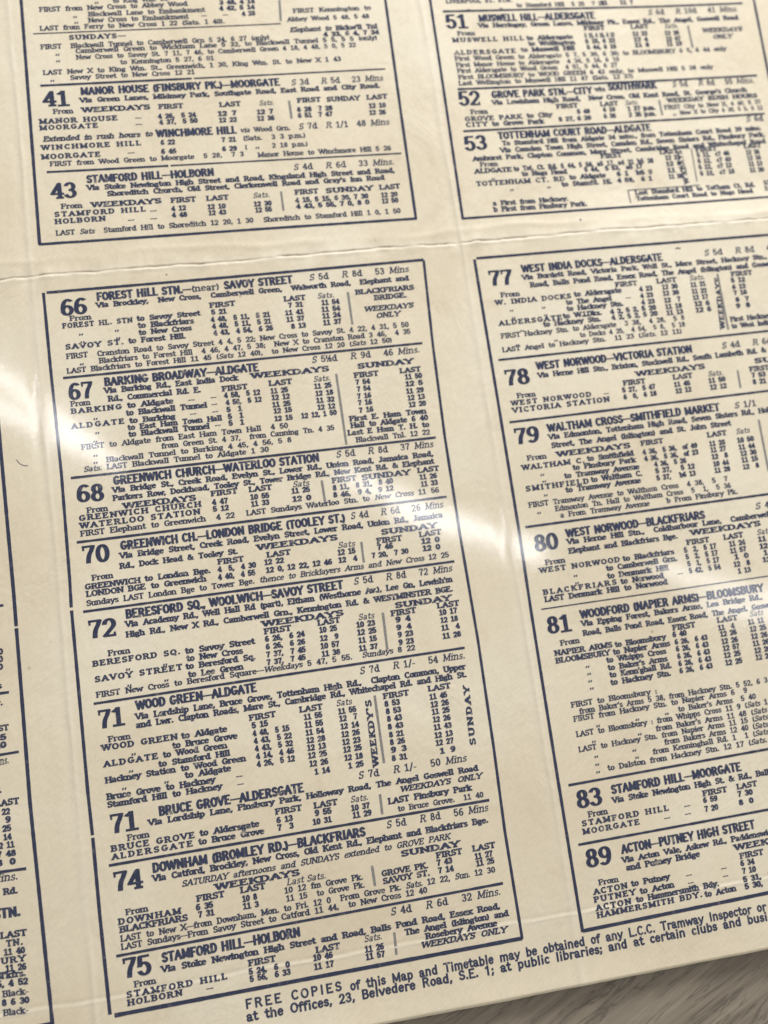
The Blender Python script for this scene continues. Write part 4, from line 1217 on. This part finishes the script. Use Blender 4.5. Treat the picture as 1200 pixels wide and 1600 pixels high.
  ('r', 1.1896, 0.2362, 1.7293, -0.0159, 'FIRST Hackney Stn. to Aldersgate  3 38,  4 28,  5 8'),
  ('v', 1.8661, 0.2455, 1.9931, -0.0166, 'First Hackney'),
  ('r', 1.4141, 0.2524, 1.7274, -0.0166, 'to Docks 4 25,  4 54,  5 8,  5 18'),
  ('v', 1.8658, 0.2658, 1.9887, -0.0174, 'to West India'),
  ('r', 1.1866, 0.2755, 1.7139, -0.0173, 'LAST Angel to Hackney Stn.  11 23 (_Sats._ 12 11)'),
  ('d', 1.2266, 0.1614, None, -0.0132, '„'),
  ('d', 1.3194, 0.1605, None, -0.0132, '„'),
  ('d', 1.2294, 0.1834, None, -0.014, '„'),
  ('d', 1.3221, 0.1826, None, -0.014, '„'),
  ('d', 1.2466, 0.2218, None, -0.0154, '„'),
  ('d', 1.2272, 0.2611, None, -0.0168, '„'),
  ('d', 1.3385, 0.258, None, -0.0168, '„'),
 ]),
 ('D2', '78', [
  ('n', 1.1793, 0.3726, 1.2509, -0.0195, '78'),
  ('h', 1.2747, 0.3343, 1.733, -0.0188, 'WEST NORWOOD—VICTORIA STATION'),
  ('F', 1.8229, 0.3219, 2.0286, -0.0188, '_S_ 4d   _R_ 6d   3'),
  ('v', 1.2743, 0.3574, 1.9555, -0.0193, 'Via Herne Hill Stn., Brixton, Stockwell Rd., South Lambeth Rd. &'),
  ('w', 1.5547, 0.3793, 1.7616, -0.0198, 'WEEKDAYS'),
  ('w', 1.9126, 0.3737, 2.0328, -0.0199, 'SUND'),
  ('f', 1.5135, 0.4021, 1.5789, -0.0203, 'FIRST'),
  ('f', 1.661, 0.3986, 1.7194, -0.0202, 'LAST'),
  ('i', 1.7656, 0.399, 1.8111, -0.0203, 'Sats.'),
  ('f', 1.8932, 0.3966, 1.9524, -0.0203, 'FIRST'),
  ('r', 1.2063, 0.4086, 1.2594, -0.0203, 'From'),
  ('s', 1.1865, 0.4281, 1.4162, -0.0206, 'WEST NORWOOD'),
  ('d', 1.4517, 0.4242, 1.4678, -0.0207, '--'),
  ('t', 1.5072, 0.4218, 1.6044, -0.0206, '5 27,  5 47'),
  ('t', 1.6599, 0.4197, 1.7086, -0.0207, '11 45'),
  ('t', 1.7636, 0.4183, 1.8149, -0.0207, '11 50'),
  ('t', 1.8952, 0.4149, 1.9385, -0.0207, '7 53'),
  ('s', 1.1869, 0.4486, 1.4661, -0.021, 'VICTORIA STATION'),
  ('t', 1.5074, 0.441, 1.6049, -0.021, '6  0,  6 18'),
  ('t', 1.6608, 0.4384, 1.7087, -0.021, '12 12'),
  ('t', 1.7643, 0.4379, 1.8147, -0.0211, '12 12'),
  ('t', 1.8949, 0.4345, 1.9363, -0.0211, '8 21'),
 ]),
 ('D3', '79', [
  ('n', 1.1791, 0.5367, 1.2503, -0.0208, '79'),
  ('h', 1.2762, 0.5109, 1.7801, -0.021, 'WALTHAM CROSS—SMITHFIELD MARKET'),
  ('F', 1.8247, 0.4979, 1.9761, -0.0211, '_S_ 1/1   _R_ 1'),
  ('v', 1.2747, 0.5323, 1.9848, -0.0208, 'Via Edmonton, Tottenham High Road, Seven Sisters Rd., Holloway'),
  ('v', 1.2786, 0.556, 1.805, -0.0205, 'Street, The Angel (Islington) and St. John Street'),
  ('w', 1.2893, 0.5821, 1.5015, -0.0202, 'WEEKDAYS'),
  ('f', 1.5325, 0.5756, 1.5979, -0.0202, 'FIRST'),
  ('f', 1.7285, 0.572, 1.7866, -0.0202, 'LAST'),
  ('i', 1.8141, 0.571, 1.8557, -0.0202, 'Sats'),
  ('r', 1.2054, 0.5832, 1.2604, -0.0202, 'From'),
  ('s', 1.1868, 0.6085, 1.3639, -0.0199, 'WALTHAM C.'),
  ('v', 1.3724, 0.6027, 1.5067, -0.0199, 'to Smithfield'),
  ('t', 1.5329, 0.6006, 1.6938, -0.0199, '4 36,  5 36,  of 49'),
  ('t', 1.7296, 0.5974, 1.7771, -0.0199, '11 28'),
  ('t', 1.8129, 0.5969, 1.8637, -0.0199, '10 50'),
  ('v', 1.3276, 0.6229, 1.5093, -0.0197, 'to Finsbury Park'),
  ('t', 1.5344, 0.6196, 1.6934, -0.0197, '4 36,  5 36,  of 23'),
  ('t', 1.7294, 0.6158, 1.7758, -0.0197, '11 27'),
  ('t', 1.8134, 0.6162, 1.8627, -0.0197, '11 44'),
  ('v', 1.3004, 0.6431, 1.516, -0.0195, 'to Tramway Avenue'),
  ('t', 1.5599, 0.6379, 1.6541, -0.0195, '4 36,  5 26'),
  ('t', 1.7289, 0.6352, 1.7777, -0.0195, '12  8'),
  ('t', 1.8148, 0.6348, 1.8634, -0.0195, '12 30'),
  ('s', 1.1878, 0.6668, 1.3662, -0.0192, 'SMITHFIELD'),
  ('v', 1.3727, 0.6616, 1.5204, -0.0192, 'to Waltham C.'),
  ('t', 1.5596, 0.657, 1.6753, -0.0192, '5 37,   5 12'),
  ('t', 1.7297, 0.6553, 1.7763, -0.0192, '10 44'),
  ('t', 1.8145, 0.6533, 1.864, -0.0192, '11 15'),
  ('v', 1.2973, 0.6817, 1.5131, -0.019, 'to Tramway Avenue'),
  ('t', 1.5592, 0.6768, 1.6741, -0.019, '5 37,   b6 13'),
  ('t', 1.7298, 0.6736, 1.7767, -0.019, '11 28'),
  ('t', 1.8139, 0.6726, 1.8631, -0.019, '12  8'),
  ('r', 1.1883, 0.7107, 1.7634, -0.0187, 'FIRST Tramway Avenue to Waltham Cross  4 38,  5  7'),
  ('r', 1.2596, 0.7285, 1.7692, -0.0185, 'Edmonton Tn. Hall to Waltham Cross  5  1,  5 36'),
  ('r', 1.2707, 0.7473, 1.7851, -0.0182, 'a From Tramway Avenue    b From Finsbury Pk.'),
  ('d', 1.2354, 0.629, None, -0.0197, '„'),
  ('d', 1.2376, 0.6476, None, -0.0194, '„'),
  ('d', 1.2354, 0.6854, None, -0.019, '„'),
  ('d', 1.2091, 0.7308, None, -0.0185, '„'),
 ]),
 ('D4', '80', [
  ('n', 1.186, 0.8311, 1.253, -0.0171, '80'),
  ('h', 1.2781, 0.8023, 1.6764, -0.0175, 'WEST NORWOOD—BLACKFRIARS'),
  ('F', 1.8266, 0.7868, 1.8874, -0.0176, '_S_ 4d'),
  ('v', 1.2767, 0.8215, 1.9127, -0.0172, 'Via Herne Hill Stn.,  Coldharbour Lane,  Camberwell Gn'),
  ('v', 1.277, 0.846, 1.5873, -0.0168, 'Elephant and Blackfriars Bge.'),
  ('w', 1.6261, 0.8374, 1.8332, -0.0169, 'WEEKDAYS'),
  ('f', 1.6101, 0.8619, 1.6762, -0.0165, 'FIRST'),
  ('f', 1.7181, 0.8599, 1.7761, -0.0165, 'LAST'),
  ('i', 1.8161, 0.8579, 1.8585, -0.0165, 'Sats'),
  ('r', 1.2078, 0.8687, 1.2634, -0.0165, 'From'),
  ('s', 1.1886, 0.8881, 1.414, -0.0162, 'WEST NORWOOD'),
  ('v', 1.4224, 0.884, 1.5696, -0.0162, 'to Blackfriars'),
  ('t', 1.5986, 0.8821, 1.6925, -0.0162, '5  2,  5 17'),
  ('t', 1.7303, 0.8806, 1.7776, -0.0162, '11 24'),
  ('t', 1.8163, 0.8774, 1.8638, -0.0162, '11 1'),
  ('v', 1.3719, 0.9043, 1.5748, -0.0159, 'to Camberwell Grn.'),
  ('t', 1.5998, 0.9007, 1.6929, -0.0159, '5  2,  5 17'),
  ('t', 1.7291, 0.8991, 1.777, -0.0159, '11 57'),
  ('t', 1.8164, 0.897, 1.8653, -0.0159, '12 1'),
  ('v', 1.3714, 0.9249, 1.5455, -0.0156, 'to Denmark Hill'),
  ('t', 1.6008, 0.9198, 1.6932, -0.0156, '5  1,  5 17'),
  ('t', 1.7384, 0.9173, 1.7798, -0.0157, '1 0'),
  ('t', 1.8247, 0.9158, 1.8631, -0.0157, '1 4'),
  ('s', 1.1891, 0.946, 1.3939, -0.0154, 'BLACKFRIARS'),
  ('v', 1.4053, 0.9439, 1.5282, -0.0153, 'to Norwood'),
  ('d', 1.5675, 0.9412, 1.5837, -0.0153, '--'),
  ('t', 1.6018, 0.9393, 1.6932, -0.0154, '5 42,  5 54'),
  ('t', 1.7316, 0.9372, 1.7799, -0.0154, '12  8'),
  ('t', 1.8174, 0.9345, 1.8648, -0.0154, '12 1'),
  ('v', 1.1899, 0.9654, 1.5355, -0.0151, 'LAST Denmark Hill to Norwood'),
  ('t', 1.7402, 0.9561, 1.7781, -0.0151, '1 13'),
  ('d', 1.28, 0.909, None, -0.0159, '„'),
  ('d', 1.2808, 0.9286, None, -0.0156, '„'),
 ]),
 ('D5', '81', [
  ('n', 1.184, 1.0498, 1.2516, -0.0155, '81'),
  ('h', 1.2795, 1.021, 1.8028, -0.0152, 'WOODFORD (NAPIER ARMS)—BLOOMSBURY'),
  ('v', 1.278, 1.0409, 1.7954, -0.0154, 'Via Epping Forest, Bakers Arms, Lea Bridge Rd.,'),
  ('v', 1.278, 1.0659, 1.8284, -0.0156, 'Road, Balls Pond Road, Essex Road, The Angel, Goswell'),
  ('f', 1.5259, 1.0837, 1.5906, -0.0158, 'FIRST'),
  ('f', 1.6541, 1.0798, 1.713, -0.0158, 'LAST'),
  ('i', 1.7482, 1.0754, 1.788, -0.0158, 'Sats'),
  ('r', 1.2124, 1.0829, 1.2657, -0.0158, 'From'),
  ('f', 1.1924, 1.1073, 1.3523, -0.016, 'NAPIER ARMS'),
  ('v', 1.3594, 1.1064, 1.5025, -0.016, 'to Bloomsbury'),
  ('t', 1.5224, 1.1014, 1.562, -0.016, '6 40'),
  ('t', 1.6525, 1.0997, 1.7004, -0.016, '11  4'),
  ('t', 1.7398, 1.096, 1.7867, -0.016, '11 11'),
  ('f', 1.1925, 1.1267, 1.3422, -0.0162, 'BLOOMSBURY'),
  ('v', 1.3509, 1.1249, 1.5107, -0.0162, 'to Napier Arms'),
  ('t', 1.5246, 1.121, 1.6183, -0.0162, '6 26,  6 43'),
  ('t', 1.655, 1.1173, 1.7029, -0.0162, '12 26'),
  ('t', 1.7413, 1.1155, 1.7894, -0.0161, '12 25'),
  ('v', 1.3289, 1.1436, 1.4965, -0.0163, 'to Whipps Cross'),
  ('t', 1.5245, 1.14, 1.6175, -0.0163, '6 26,  6 43'),
  ('t', 1.6546, 1.1372, 1.7025, -0.0163, '12 26'),
  ('t', 1.7409, 1.1351, 1.7892, -0.0163, '12 26'),
  ('v', 1.3296, 1.1635, 1.4963, -0.0165, "to Baker's Arms"),
  ('t', 1.5246, 1.1593, 1.6176, -0.0165, '6 26,  6 43'),
  ('t', 1.6547, 1.1558, 1.7026, -0.0165, '12 57'),
  ('t', 1.7415, 1.1538, 1.7899, -0.0165, '11 26'),
  ('v', 1.3306, 1.1823, 1.5041, -0.0167, "to Kenn'ghall Rd."),
  ('t', 1.5239, 1.1784, 1.6174, -0.0167, '6 26,  6 43'),
  ('t', 1.654, 1.1742, 1.7024, -0.0167, '12 25'),
  ('t', 1.7421, 1.1731, 1.7904, -0.0167, '12 26'),
  ('v', 1.3299, 1.2022, 1.498, -0.0169, 'to Hackney Stn.'),
  ('t', 1.5232, 1.1972, 1.6175, -0.0169, '6 26,  6 43'),
  ('t', 1.6539, 1.1941, 1.7032, -0.0169, '12 25'),
  ('t', 1.7418, 1.1916, 1.7895, -0.0169, '12 26'),
  ('d', 1.2706, 1.1483, None, -0.0164, '„'),
  ('d', 1.2716, 1.1673, None, -0.0166, '„'),
  ('d', 1.2711, 1.1861, None, -0.0167, '„'),
  ('d', 1.2721, 1.2051, None, -0.0169, '„'),
  ('r', 1.2139, 1.2435, 1.4513, -0.0173, 'FIRST to Bloomsbury :'),
  ('r', 1.2328, 1.2624, 1.7636, -0.0174, "from Baker's Arms 5 38, from Hackney Stn. 5 52, 6 3"),
  ('r', 1.2139, 1.2798, 1.7006, -0.0176, 'FIRST from Hackney Stn. to Napier Arms 6  9'),
  ('r', 1.5005, 1.2944, 1.7216, -0.0178, "to Baker's Arms  5 40"),
  ('r', 1.2143, 1.3191, 1.7515, -0.018, 'LAST to Bloomsbury : from Whipps Cross 11 9 (_Sats_ 1'),
  ('r', 1.4303, 1.3352, 1.7446, -0.0182, "from Baker's Arms 11 48 (_Sats_"),
  ('r', 1.2139, 1.3573, 1.7433, -0.0183, 'LAST to Hackney Stn. from Napier Arms 11 15 (_Sats_'),
  ('r', 1.4468, 1.3721, 1.7392, -0.0185, 'from Bakers Arms 12 40 (_Sats_'),
  ('r', 1.4109, 1.3915, 1.7377, -0.0187, 'from Kenninghall Rd. 1  1 (_Sats_'),
  ('r', 1.2823, 1.4142, 1.7282, -0.0189, 'to Dalston from Hackney Stn. 12 17 (_Sats._'),
  ('d', 1.2717, 1.3019, None, -0.0178, '„'),
  ('d', 1.38, 1.3009, None, -0.0178, '„'),
  ('d', 1.4628, 1.2976, None, -0.0178, '„'),
  ('d', 1.2535, 1.3396, None, -0.0182, '„'),
  ('d', 1.3795, 1.3382, None, -0.0182, '„'),
  ('d', 1.253, 1.3777, None, -0.0185, '„'),
  ('d', 1.3572, 1.3768, None, -0.0185, '„'),
  ('d', 1.2519, 1.3973, None, -0.0187, '„'),
  ('d', 1.3611, 1.3958, None, -0.0187, '„'),
  ('d', 1.2509, 1.4164, None, -0.0189, '„'),
 ]),
 ('D6', '83', [
  ('n', 1.1854, 1.4953, 1.2551, -0.0167, '83'),
  ('h', 1.2827, 1.4736, 1.6424, -0.0175, 'STAMFORD HILL—MOORGATE'),
  ('v', 1.2801, 1.4957, 1.7258, -0.0167, 'Via Stoke Newington High St. & Rd., Balls'),
  ('r', 1.2102, 1.5201, 1.2634, -0.0158, 'From'),
  ('f', 1.5248, 1.5151, 1.593, -0.0158, 'FIRST'),
  ('f', 1.6205, 1.5124, 1.678, -0.0158, 'LAST'),
  ('s', 1.1902, 1.5397, 1.4261, -0.0151, 'STAMFORD HILL'),
  ('d', 1.468, 1.5376, 1.4851, -0.015, '--'),
  ('t', 1.5227, 1.5326, 1.5621, -0.0152, '6 59'),
  ('t', 1.619, 1.5315, 1.6614, -0.0151, '7 30'),
  ('s', 1.1889, 1.5599, 1.342, -0.0143, 'MOORGATE'),
  ('d', 1.4091, 1.5587, 1.4261, -0.0143, '--'),
  ('d', 1.4665, 1.5573, 1.4836, -0.0143, '--'),
  ('t', 1.5221, 1.5548, 1.56, -0.0143, '7 20'),
  ('t', 1.6181, 1.5525, 1.6594, -0.0144, '8 0'),
 ]),
 ('D7', '89', [
  ('n', 1.1841, 1.6426, 1.2536, -0.0153, '89'),
  ('h', 1.2821, 1.6217, 1.6495, -0.0148, 'ACTON—PUTNEY HIGH STREET'),
  ('v', 1.2788, 1.644, 1.7044, -0.0154, 'Via Acton Vale, Askew Rd., Paddenswick'),
  ('v', 1.2862, 1.6643, 1.4869, -0.016, 'and Putney Bridge'),
  ('w', 1.583, 1.6616, 1.7032, -0.0161, 'WEEKD'),
  ('f', 1.5935, 1.684, 1.6594, -0.0168, 'FIRST'),
  ('r', 1.2081, 1.6872, 1.2612, -0.0167, 'From'),
  ('s', 1.1913, 1.7073, 1.2815, -0.0173, 'ACTON'),
  ('v', 1.292, 1.7041, 1.396, -0.0172, 'to Putney'),
  ('d', 1.4395, 1.7057, 1.4562, -0.0174, '--'),
  ('d', 1.5365, 1.7045, 1.5521, -0.0174, '--'),
  ('t', 1.5915, 1.7022, 1.63, -0.0173, '6 34'),
  ('s', 1.1888, 1.7261, 1.2993, -0.0178, 'PUTNEY'),
  ('v', 1.3115, 1.7254, 1.4043, -0.0179, 'to Acton'),
  ('d', 1.4414, 1.7251, 1.4569, -0.0179, '--'),
  ('d', 1.538, 1.7236, 1.5527, -0.0179, '--'),
  ('t', 1.592, 1.7217, 1.6304, -0.0179, '7 10'),
  ('s', 1.1904, 1.7464, 1.2844, -0.0184, 'ACTON'),
  ('v', 1.2978, 1.7441, 1.5233, -0.0184, 'to Hammersmith Bdy.'),
  ('t', 1.5905, 1.742, 1.673, -0.0185, '5 31,  5'),
  ('s', 1.1899, 1.7638, 1.4732, -0.019, 'HAMMERSMITH BDY.'),
  ('v', 1.4804, 1.7608, 1.5672, -0.019, 'to Acton'),
  ('t', 1.5914, 1.7598, 1.6728, -0.0191, '5 30,  5'),
 ]),
 ('E1', 'edge', [
  ('v', -0.1867, 0.9213, -0.1759, 0.005, '0'),
  ('v', -0.188, 0.9392, -0.1773, 0.0052, '0'),
  ('v', -0.1894, 0.9571, -0.1787, 0.0054, '0'),
  ('v', -0.1966, 1.0019, -0.1853, 0.0059, 's'),
  ('v', -0.1996, 1.0421, -0.1864, -0.0001, 'r.'),
 ]),
 ('E2', 'edge', [
  ('f', -0.2254, 1.1029, -0.1767, -0.0127, 'LAST'),
  ('t', -0.2115, 1.1242, -0.184, -0.0171, '15'),
  ('t', -0.2129, 1.1432, -0.1854, -0.0211, '10'),
 ]),
 ('E3', 'edge', [
  ('F', -0.222, 1.181, -0.1827, -0.0197, '_Mins._'),
  ('v', -0.2206, 1.2451, -0.2045, -0.008, 'Rd.'),
  ('f', -0.2204, 1.2764, -0.1663, -0.0022, 'LAST'),
  ('t', -0.2072, 1.2967, -0.1886, 0.0015, '22'),
  ('t', -0.2006, 1.316, -0.1888, 0.005, '9'),
  ('t', -0.2086, 1.3355, -0.189, 0.0086, '25'),
  ('t', -0.2084, 1.3547, -0.1899, 0.0121, '14'),
  ('t', -0.2277, 1.3727, -0.1848, 0.0155, '12 11'),
  ('t', -0.2259, 1.392, -0.1831, 0.019, '7 48'),
  ('t', -0.2274, 1.4113, -0.1853, 0.0226, '8 0'),
 ]),
 ('E4', 'edge', [
  ('F', -0.2429, 1.4459, -0.1832, 0.0266, '_Mins._'),
  ('v', -0.2178, 1.4769, -0.1856, 0.0288, 'Rd.'),
  ('h', -0.2426, 1.5279, -0.1842, 0.0325, 'STN.'),
  ('f', -0.2316, 1.5726, -0.1729, 0.0358, 'LAST'),
  ('s', -0.2203, 1.5921, -0.1835, 0.0372, 'TN.'),
  ('t', -0.2271, 1.6103, -0.1801, 0.0385, '11 40'),
  ('s', -0.2342, 1.6281, -0.1806, 0.0398, 'URY'),
  ('t', -0.2261, 1.6466, -0.1799, 0.0412, '11 26'),
  ('v', -0.2494, 1.6596, -0.1826, 0.0422, "Bl'kfrs."),
  ('t', -0.2476, 1.6782, -0.1786, 0.0435, '5, 4 52'),
  ('r', -0.2366, 1.7002, -0.1794, 0.0451, 'Black-'),
  ('t', -0.2396, 1.7191, -0.1794, 0.0465, '8 6 30'),
  ('r', -0.2381, 1.7406, -0.1827, 0.0481, 'Black-'),
 ]),
]
RULES = [
  ('A', 'T', 0.0295, -0.735, 0.7038, -0.74),
  ('A', 'R', 0.0352, -0.5805, 0.9817, -0.5864),
  ('A', 'R', 0.0308, -0.3295, 0.9905, -0.3267),
  ('B', 'R', 1.1765, -0.7616, 2.1199, -0.7635),
  ('B', 'R', 1.182, -0.5143, 2.1168, -0.5218),
  ('B', 'R', 1.1786, -0.3837, 2.1148, -0.396),
  ('C', 'R', 0.0238, 0.24, 0.9684, 0.2293),
  ('C', 'R', 0.0198, 0.5029, 0.9659, 0.4937),
  ('C', 'R', 0.0198, 0.668, 0.9709, 0.6561),
  ('C', 'R', 0.0196, 0.8421, 0.9652, 0.8288),
  ('C', 'R', 0.0244, 1.0678, 0.9576, 1.0541),
  ('C', 'R', 0.0243, 1.449, 0.9615, 1.4389),
  ('C', 'R', 0.0221, 1.6539, 0.9643, 1.6419),
  ('D', 'R', 1.171, 0.296, 2.08, 0.2796),
  ('D', 'R', 1.1735, 0.4728, 2.08, 0.4533),
  ('D', 'R', 1.1701, 0.7614, 2.08, 0.7449),
  ('D', 'T', 1.1769, 0.982, 2.08, 0.9687),
  ('D', 'R', 1.1715, 1.434, 2.08, 1.4167),
  ('D', 'R', 1.1718, 1.5817, 2.08, 1.5694),
  ('E', 'R', -0.3231, 0.8018, -0.1662, 0.8024),
  ('E', 'R', -0.337, 1.012, -0.1698, 1.0131),
  ('E', 'R', -0.3469, 1.1607, -0.1581, 1.1561),
  ('E', 'R', -0.364, 1.4206, -0.1628, 1.4256),
]
BARS = [
  ('A0', 0.7087, -0.8141, 0.7043, -0.7487),
  ('A1', 0.6971, -0.5029, 0.6976, -0.4491),
  ('A2', 0.6417, -0.2346, 0.6414, -0.1782),
  ('B1', 1.9283, -0.6958, 1.9292, -0.6222),
  ('B2', 1.7889, -0.4568, 1.7902, -0.4077),
  ('B3', 1.8597, -0.2975, 1.8568, -0.193),
  ('C1', 0.7854, 0.0687, 0.7856, 0.1602),
  ('C2', 0.7238, 0.2935, 0.7251, 0.4885),
  ('C3', 0.6478, 0.5771, 0.6493, 0.6342),
  ('C4', 0.7288, 0.7495, 0.7282, 0.8032),
  ('C5', 0.7589, 0.938, 0.7572, 1.0321),
  ('C6', 0.709, 1.1423, 0.7094, 1.3099),
  ('C7', 0.6887, 1.3833, 0.6879, 1.4316),
  ('C8', 0.6455, 1.5488, 0.6465, 1.5963),
  ('C9', 0.678, 1.7109, 0.676, 1.7624),
  ('D1', 1.8549, 0.0994, 1.8537, 0.2674),
  ('D2', 1.8566, 0.3886, 1.8548, 0.4401),
  ('D3', 1.8894, 0.5367, 1.8877, 0.6856),
  ('B3', 1.6383, -0.1755, 1.638, -0.1368),
]
BOX_TOP = (1.637, -0.1778, 1.8634, -0.1812)


# ------------------------------------------------------------------ printed matter
def part(o, label=None):
    if label: o['label'] = label
    return o

FR = {   # frames: polylines in page coordinates, (points, width)
 'A': [([(0.006, -1.42), (0.006, -0.838), (0.001, -0.48), (-0.0039, -0.1274)], .0064), ([(-0.0065, -0.1274), (0.5, -0.1294), (1.0062, -0.1300)], .0056), ([(1.0036, -0.1300), (1.007, -0.45), (1.0125, -0.8037), (1.0125, -1.42)], .0060)],
 'B': [([(1.1441, -1.42), (1.1441, -0.7992), (1.1400, -0.45), (1.1358, -0.1208)], .0060), ([(1.1330, -0.1208), (1.6, -0.1246), (2.1500, -0.1285)], .0052), ([(2.1470, -0.1285), (2.1600, -0.8), (2.1600, -1.42)], .0058)],
 'C': [([(0.0026, 0.0069), (0.4772, 0.001), (1.0073, -0.0079)], .0056), ([(1.007, -0.0061), (0.9963, 0.239), (0.9905, 0.49), (0.9909, 0.7597), (0.9953, 1.0392), (0.9932, 1.3163), (0.989, 1.5178), (0.9912, 1.7792)], .0056), ([(-0.0054, 0.0072), (-0.005, 0.2018), (-0.0019, 0.489), (-0.0051, 0.7576), (-0.0074, 0.8276)], .0058), ([(-0.0074, 0.8355), (-0.0082, 1.2768), (-0.0066, 1.374)], .0060), ([(-0.0064, 1.3799), (-0.0065, 1.557), (-0.0038, 1.7784)], .0062), ([(0.006, 1.7823), (0.4713, 1.7799), (0.9914, 1.7777)], .0072)],
 'D': [([(2.1470, -0.0080), (1.6, -0.0045), (1.1560, -0.0009)], .0056), ([(1.1500, 0.002), (1.1510, 0.40), (1.1510, 0.7701), (1.1483, 0.975), (1.1465, 1.40), (1.1462, 1.7885)], .0062), ([(1.1462, 1.7865), (1.6507, 1.7772), (2.1470, 1.7700)], .0068), ([(2.1470, -0.0080), (2.1500, 0.9), (2.1470, 1.7700)], .0060)],
 'E': [([(-0.1430, 0.02), (-0.1430, 0.40), (-0.1400, 0.7809), (-0.1405, 0.857)], .0066), ([(-0.1405, 0.862), (-0.1422, 1.2789), (-0.1328, 1.7780)], .0066), ([(-0.1328, 1.7749), (-0.60, 1.7760), (-1.10, 1.7770)], .0066), ([(-0.1430, 0.02), (-1.10, 0.02)], .0060)],
}
FR_LABEL = {'A': 'navy border of the upper left panel', 'B': 'navy border of the upper right panel', 'C': 'navy border of the middle panel with small gaps in the line',
            'D': 'navy border of the lower right panel', 'E': 'navy border of the cut off left panel'}
for k, lines in FR.items():
    ink = Ink()
    for pts, w in lines:
        for (a, b), (c, d) in zip(pts, pts[1:]):
            ink.line(a, b, c, d, w * 1.3, 0.08, 0.014)
    part(ink.build('panel_border', INK_SOLID, sheet), FR_LABEL[k])

rules_of = {}
for k, t, u0, v0, u1, v1 in RULES:
    ink = Ink()
    if k == 'A' and t == 'R':         # the rule is nicked where two pieces of brass meet
        f = 0.43 if v0 < -0.5 else 0.335
        um, vm = u0 + (u1 - u0) * f, v0 + (v1 - v0) * f
        ink.line(u0, v0, um - .004, v0 + (v1 - v0) * (f - .004), .0060, 0.12, 0.014)
        ink.line(um + .002, vm, u1, v1, .0042, 0.12, 0.014)
    else:
        ink.line(u0, v0, u1, v1, .0032 if t == 'T' else .0062, 0.12, 0.014)
    ink.build('divider_rule', INK_SOLID, sheet)

for pts, w in (([(-0.1075, 0.4415), (-0.1000, 0.4530), (-0.0900, 0.4590), (-0.0810, 0.4600)], .0016), ([(1.7430, 0.0140), (1.7500, 0.0120), (1.7590, 0.0150)], .0036),
               ([(1.4735, -0.0935), (1.4785, -0.0935)], .0045), ([(0.31, -0.0190), (0.3130, -0.0190)], .004)):
    ink = Ink()
    for (a, b), (c, d) in zip(pts, pts[1:]): ink.line(a, b, c, d, w, 0.2, 0.004)
    ink.build('stray_mark', INK_THIN, sheet)

bars_of = {}
for n, a, b, c, d in BARS: bars_of.setdefault(n, []).append((a, b, c, d))

for key, route, lines in TEXT:
    body, num, ttl = Ink(), Ink(), Ink()
    words = ''
    for st, u, v, ue, sl, txt in lines:
        if st == 'V':
            put_vertical(body, u, v, ue, sl, txt); continue
        tgt = num if st == 'n' else ttl if st in ('h', 'G') else body
        if st == 'h': words += ' ' + txt
        put_text(tgt, st, u, v, ue, sl, txt)
    if key == 'N0':
        o = part(body.build('footer_notice', INK, sheet), 'two line notice about free copies below the panels')
        part(ttl.build('notice_heading', INK, o), 'widely spaced words FREE COPIES')
        continue
    if key == 'B3':
        body.line(*BOX_TOP, .0030)
    if route.isdigit():
        nice = words.strip().replace('—', ' to ').title()
        lab = ('route %s times: %s' % (route, nice))[:80]
    else:
        lab = {'upper': 'times printed at the top edge above the first rule', 'edge': 'cut off ends of times in the left column'}[route]
    o = part(body.build('route_listing', INK, sheet), lab)
    if num.n: part(num.build('route_number', INK_SOLID, o), 'large figure %s' % route)
    if ttl.n: ttl.build('route_title', INK, o)
    for q in bars_of.get(key, []):
        ib = Ink(); ib.line(*q, .0062 if key != 'B3' or q[2] - q[0] > .02 else .004, 0.1)
        ib.build('column_bar', INK_GREY, o)
